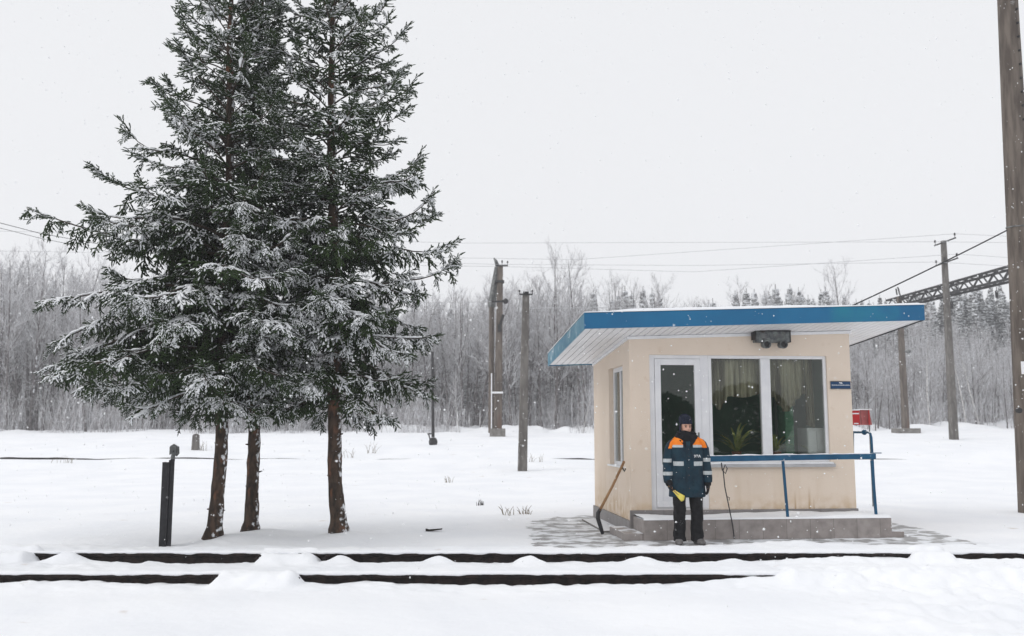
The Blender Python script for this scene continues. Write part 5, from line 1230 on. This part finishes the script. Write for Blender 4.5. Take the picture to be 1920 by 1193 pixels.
for s in (-1, 1):
    b = MB(); x0 = s * .125 + (.012 if s > 0 else -.004); yaw = s * .18
    rg_ = []
    for (y, w_, h0, h1) in ((.10, .03, .0, .07), (.095, .042, 0, .11), (.05, .05, 0, .13), (0, .05, 0, .125), (-.06, .052, 0, .10), (-.12, .056, .0, .078), (-.165, .05, 0, .066), (-.19, .036, .003, .05), (-.198, .02, .01, .035)):
        rr = []
        for j in range(20):
            a = 6.28318 * j / 20; c, sn = math.cos(a), math.sin(a); xx_ = w_ * abs(c) ** .75 * (1 if c >= 0 else -1); z_ = (h0 + h1) / 2 + (h1 - h0) / 2 * abs(sn) ** .8 * (1 if sn >= 0 else -1)
            rr.append((x0 + xx_ * math.cos(yaw) - y * math.sin(yaw), xx_ * math.sin(yaw) + y * math.cos(yaw), z_))
        rg_.append(rr)
    b.loft(rg_); b.build('boot', M['boot'], per, smooth=True)
# hat, scarf, gloves
b = MB(); rg_ = []
for z, rx, ry in ((.046, .086, .104), (.05, .093, .113), (.07, .094, .114), (.085, .09, .11), (.09, .092, .112), (.118, .089, .108), (.142, .078, .095), (.162, .058, .072), (.174, .034, .044), (.179, .008, .01)):
    rg_.append([tuple(hrot @ Vector((x * (1 + .02 * math.sin(j * 2.5)), y + .012 + (z - .03) * .1, z + (.018 if y > 0 else .0))) + HEADC) for j, (x, y, _) in enumerate(ell(0, 0, 0, rx, ry, 40, 2))])
b.loft(rg_); b.build('knit_hat', M['hat'], per, smooth=True)
for s in (-1, 1):
    b = MB(); b.loft([[tuple(hrot @ Vector((s * (.082 + .004 * math.sin(q)) , .005 + rr * math.cos(a) * .9, z + rr * math.sin(a) * .35)) + HEADC + Vector((s * dx, 0, 0))) for a in np.linspace(0, 6.283, 15)[:-1]] for q, (z, rr, dx) in enumerate(((.05, .03, -.012), (.02, .05, .0), (-.03, .05, .004), (-.06, .035, -.004)))]); b.build('hat_ear_flap', M['hat'], per, smooth=True)
b = MB(); rg_ = []
for k, (z, rx, ry, cy) in enumerate(((1.40, .10, .10, -.035), (1.43, .145, .125, -.02), (1.475, .165, .135, -.01), (1.51, .158, .13, -.008), (1.535, .135, .12, -.008), (1.55, .14, .125, -.006), (1.562, .118, .115, -.006), (1.572, .098, .108, -.004), (1.572, .08, .09, 0), (1.55, .07, .08, 0))):
    rg_.append([(x * (1 + .035 * math.sin(j * .9 + k)) + .006, y * (1 + .04 * math.sin(j * .7 + k * 1.7)) + cy, z + .012 * math.sin(j * .5 + k)) for j, (x, y, _) in enumerate(ell(0, 0, 0, rx, ry, 40, 2))])
b.loft(rg_, cap=False); b.build('scarf', M['scarf'], per, smooth=True)
b = MB(); b.loft([[(x, tfront(x, z, .006) if z < 1.43 else -.12, z) for x in (-w_, -w_ * .3, w_ * .3, w_)] + [(w_, -.06, z), (-w_, -.06, z)] for z, w_ in ((1.335, .03), (1.37, .055), (1.41, .09), (1.45, .12))]); b.build('scarf_end', M['scarf'], per, smooth=False)
for s in (-1, 1):
    v_, e_, r_ = hand(s, 1.3); v_ = [v_[0] - WR[s][1] * -.0 , *v_[1:]]; V, F = skin_mesh(v_, e_, r_); b = MB(); b.add(V, F)
    w0, d = WR[s]; b.tube([w0 - d * .035, w0, w0 + d * .03], [.055, .052, .046], 16); b.build('glove', M['glove'], per, smooth=True)
# the yellow signal flag, rolled on its stick, held in the gloved hand
w0, d = WR[-1]; gp_ = Vector((PX_, PY_, 0)) + w0 + d * .10 + Vector((.028, -.035, 0))
fl = empty('signal_flag', tuple(gp_), 0, 'folded yellow signal flag held downwards in the gloved hand of the person', 'flag')
dirf = Vector((.135, -.06, -.135)).normalized(); sdv = Vector((.7, 0, .7)); nv_ = dirf.cross(sdv).normalized()
b = MB(); b.tube([-dirf * .09, dirf * .12], .011, 8); b.build('stick', M['wood_handle'], fl)
b = MB(); rg_ = []
for t_, w_ in ((.0, .014), (.04, .018), (.08, .025), (.12, .033), (.15, .039), (.18, .043)):
    rr = []
    for j in range(28):
        a = 6.28318 * j / 28; rad = w_ * (1 + .28 * math.sin(3 * a + t_ * 9)); notch = -.035 * math.cos(2 * a) * (t_ / .2) ** 3 * .6
        rr.append(tuple(dirf * (t_ + notch) + sdv * math.cos(a) * rad + nv_ * math.sin(a) * rad * .45))
    rg_.append(rr)
b.loft(rg_); b.build('cloth', M['yellow'], fl, smooth=True)

#SPLIT_AIR
# ------------------------------------------------------------------ falling snow and hazy air
g = np.random.default_rng(33); n = 13000
P = np.stack([g.uniform(-10.5, 10.5, n), 1.6 + 14.6 * g.random(n) ** .8, g.uniform(.15, 8.5, n)], 1)
sz = np.clip(np.exp(g.normal(-5.2, .45, n)), .0025, .012); sz *= np.clip(P[:, 1] / 7, .45, 1)
u_, v_ = math.cos(BA), math.sin(BA)
lx = (P[:, 0] - BX) * u_ + (P[:, 1] - BY) * v_; ly = -(P[:, 0] - BX) * v_ + (P[:, 1] - BY) * u_
ok = ~((lx > -1.0) & (lx < W_ + 1) & (ly > -.9) & (P[:, 2] < 3.5)); ok &= ~((lx > -.1) & (lx < W_ + .2) & (ly > -.1))
P, sz = P[ok], sz[ok]
OV = np.array([(1, 0, 0), (-1, 0, 0), (0, 1, 0), (0, -1, 0), (0, 0, 1.0), (0, 0, -1)]); OT = np.array([(0, 2, 4), (2, 1, 4), (1, 3, 4), (3, 0, 4), (2, 0, 5), (1, 2, 5), (3, 1, 5), (0, 3, 5)])
sc = g.uniform(.6, 1.3, (len(P), 1, 3)); V = P[:, None, :] + OV[None] * sc * sz[:, None, None]
T = (OT[None] + (np.arange(len(P)) * 6)[:, None, None]).reshape(-1, 3)
tag(np_mesh('falling_snow', V.reshape(-1, 3), T, M['flake'], smooth=True), 'snowflakes drifting through the air', 'snow', kind='stuff')
hz = MB(); hz.box(-172, 172, -62, 202, -1.6, 30)
hm, nt, b = new_mat('haze_air'); nt.nodes.remove(b); vo = nt.nodes.new('ShaderNodeVolumePrincipled')
vo.inputs['Color'].default_value = (.93, .93, .95, 1); vo.inputs['Density'].default_value = HAZE; vo.inputs['Anisotropy'].default_value = .3
nt.links.new(vo.outputs[0], nt.nodes['Material Output'].inputs['Volume'])
tag(hz.build('haze', hm), 'pale snowy haze filling the air', 'haze', kind='stuff')
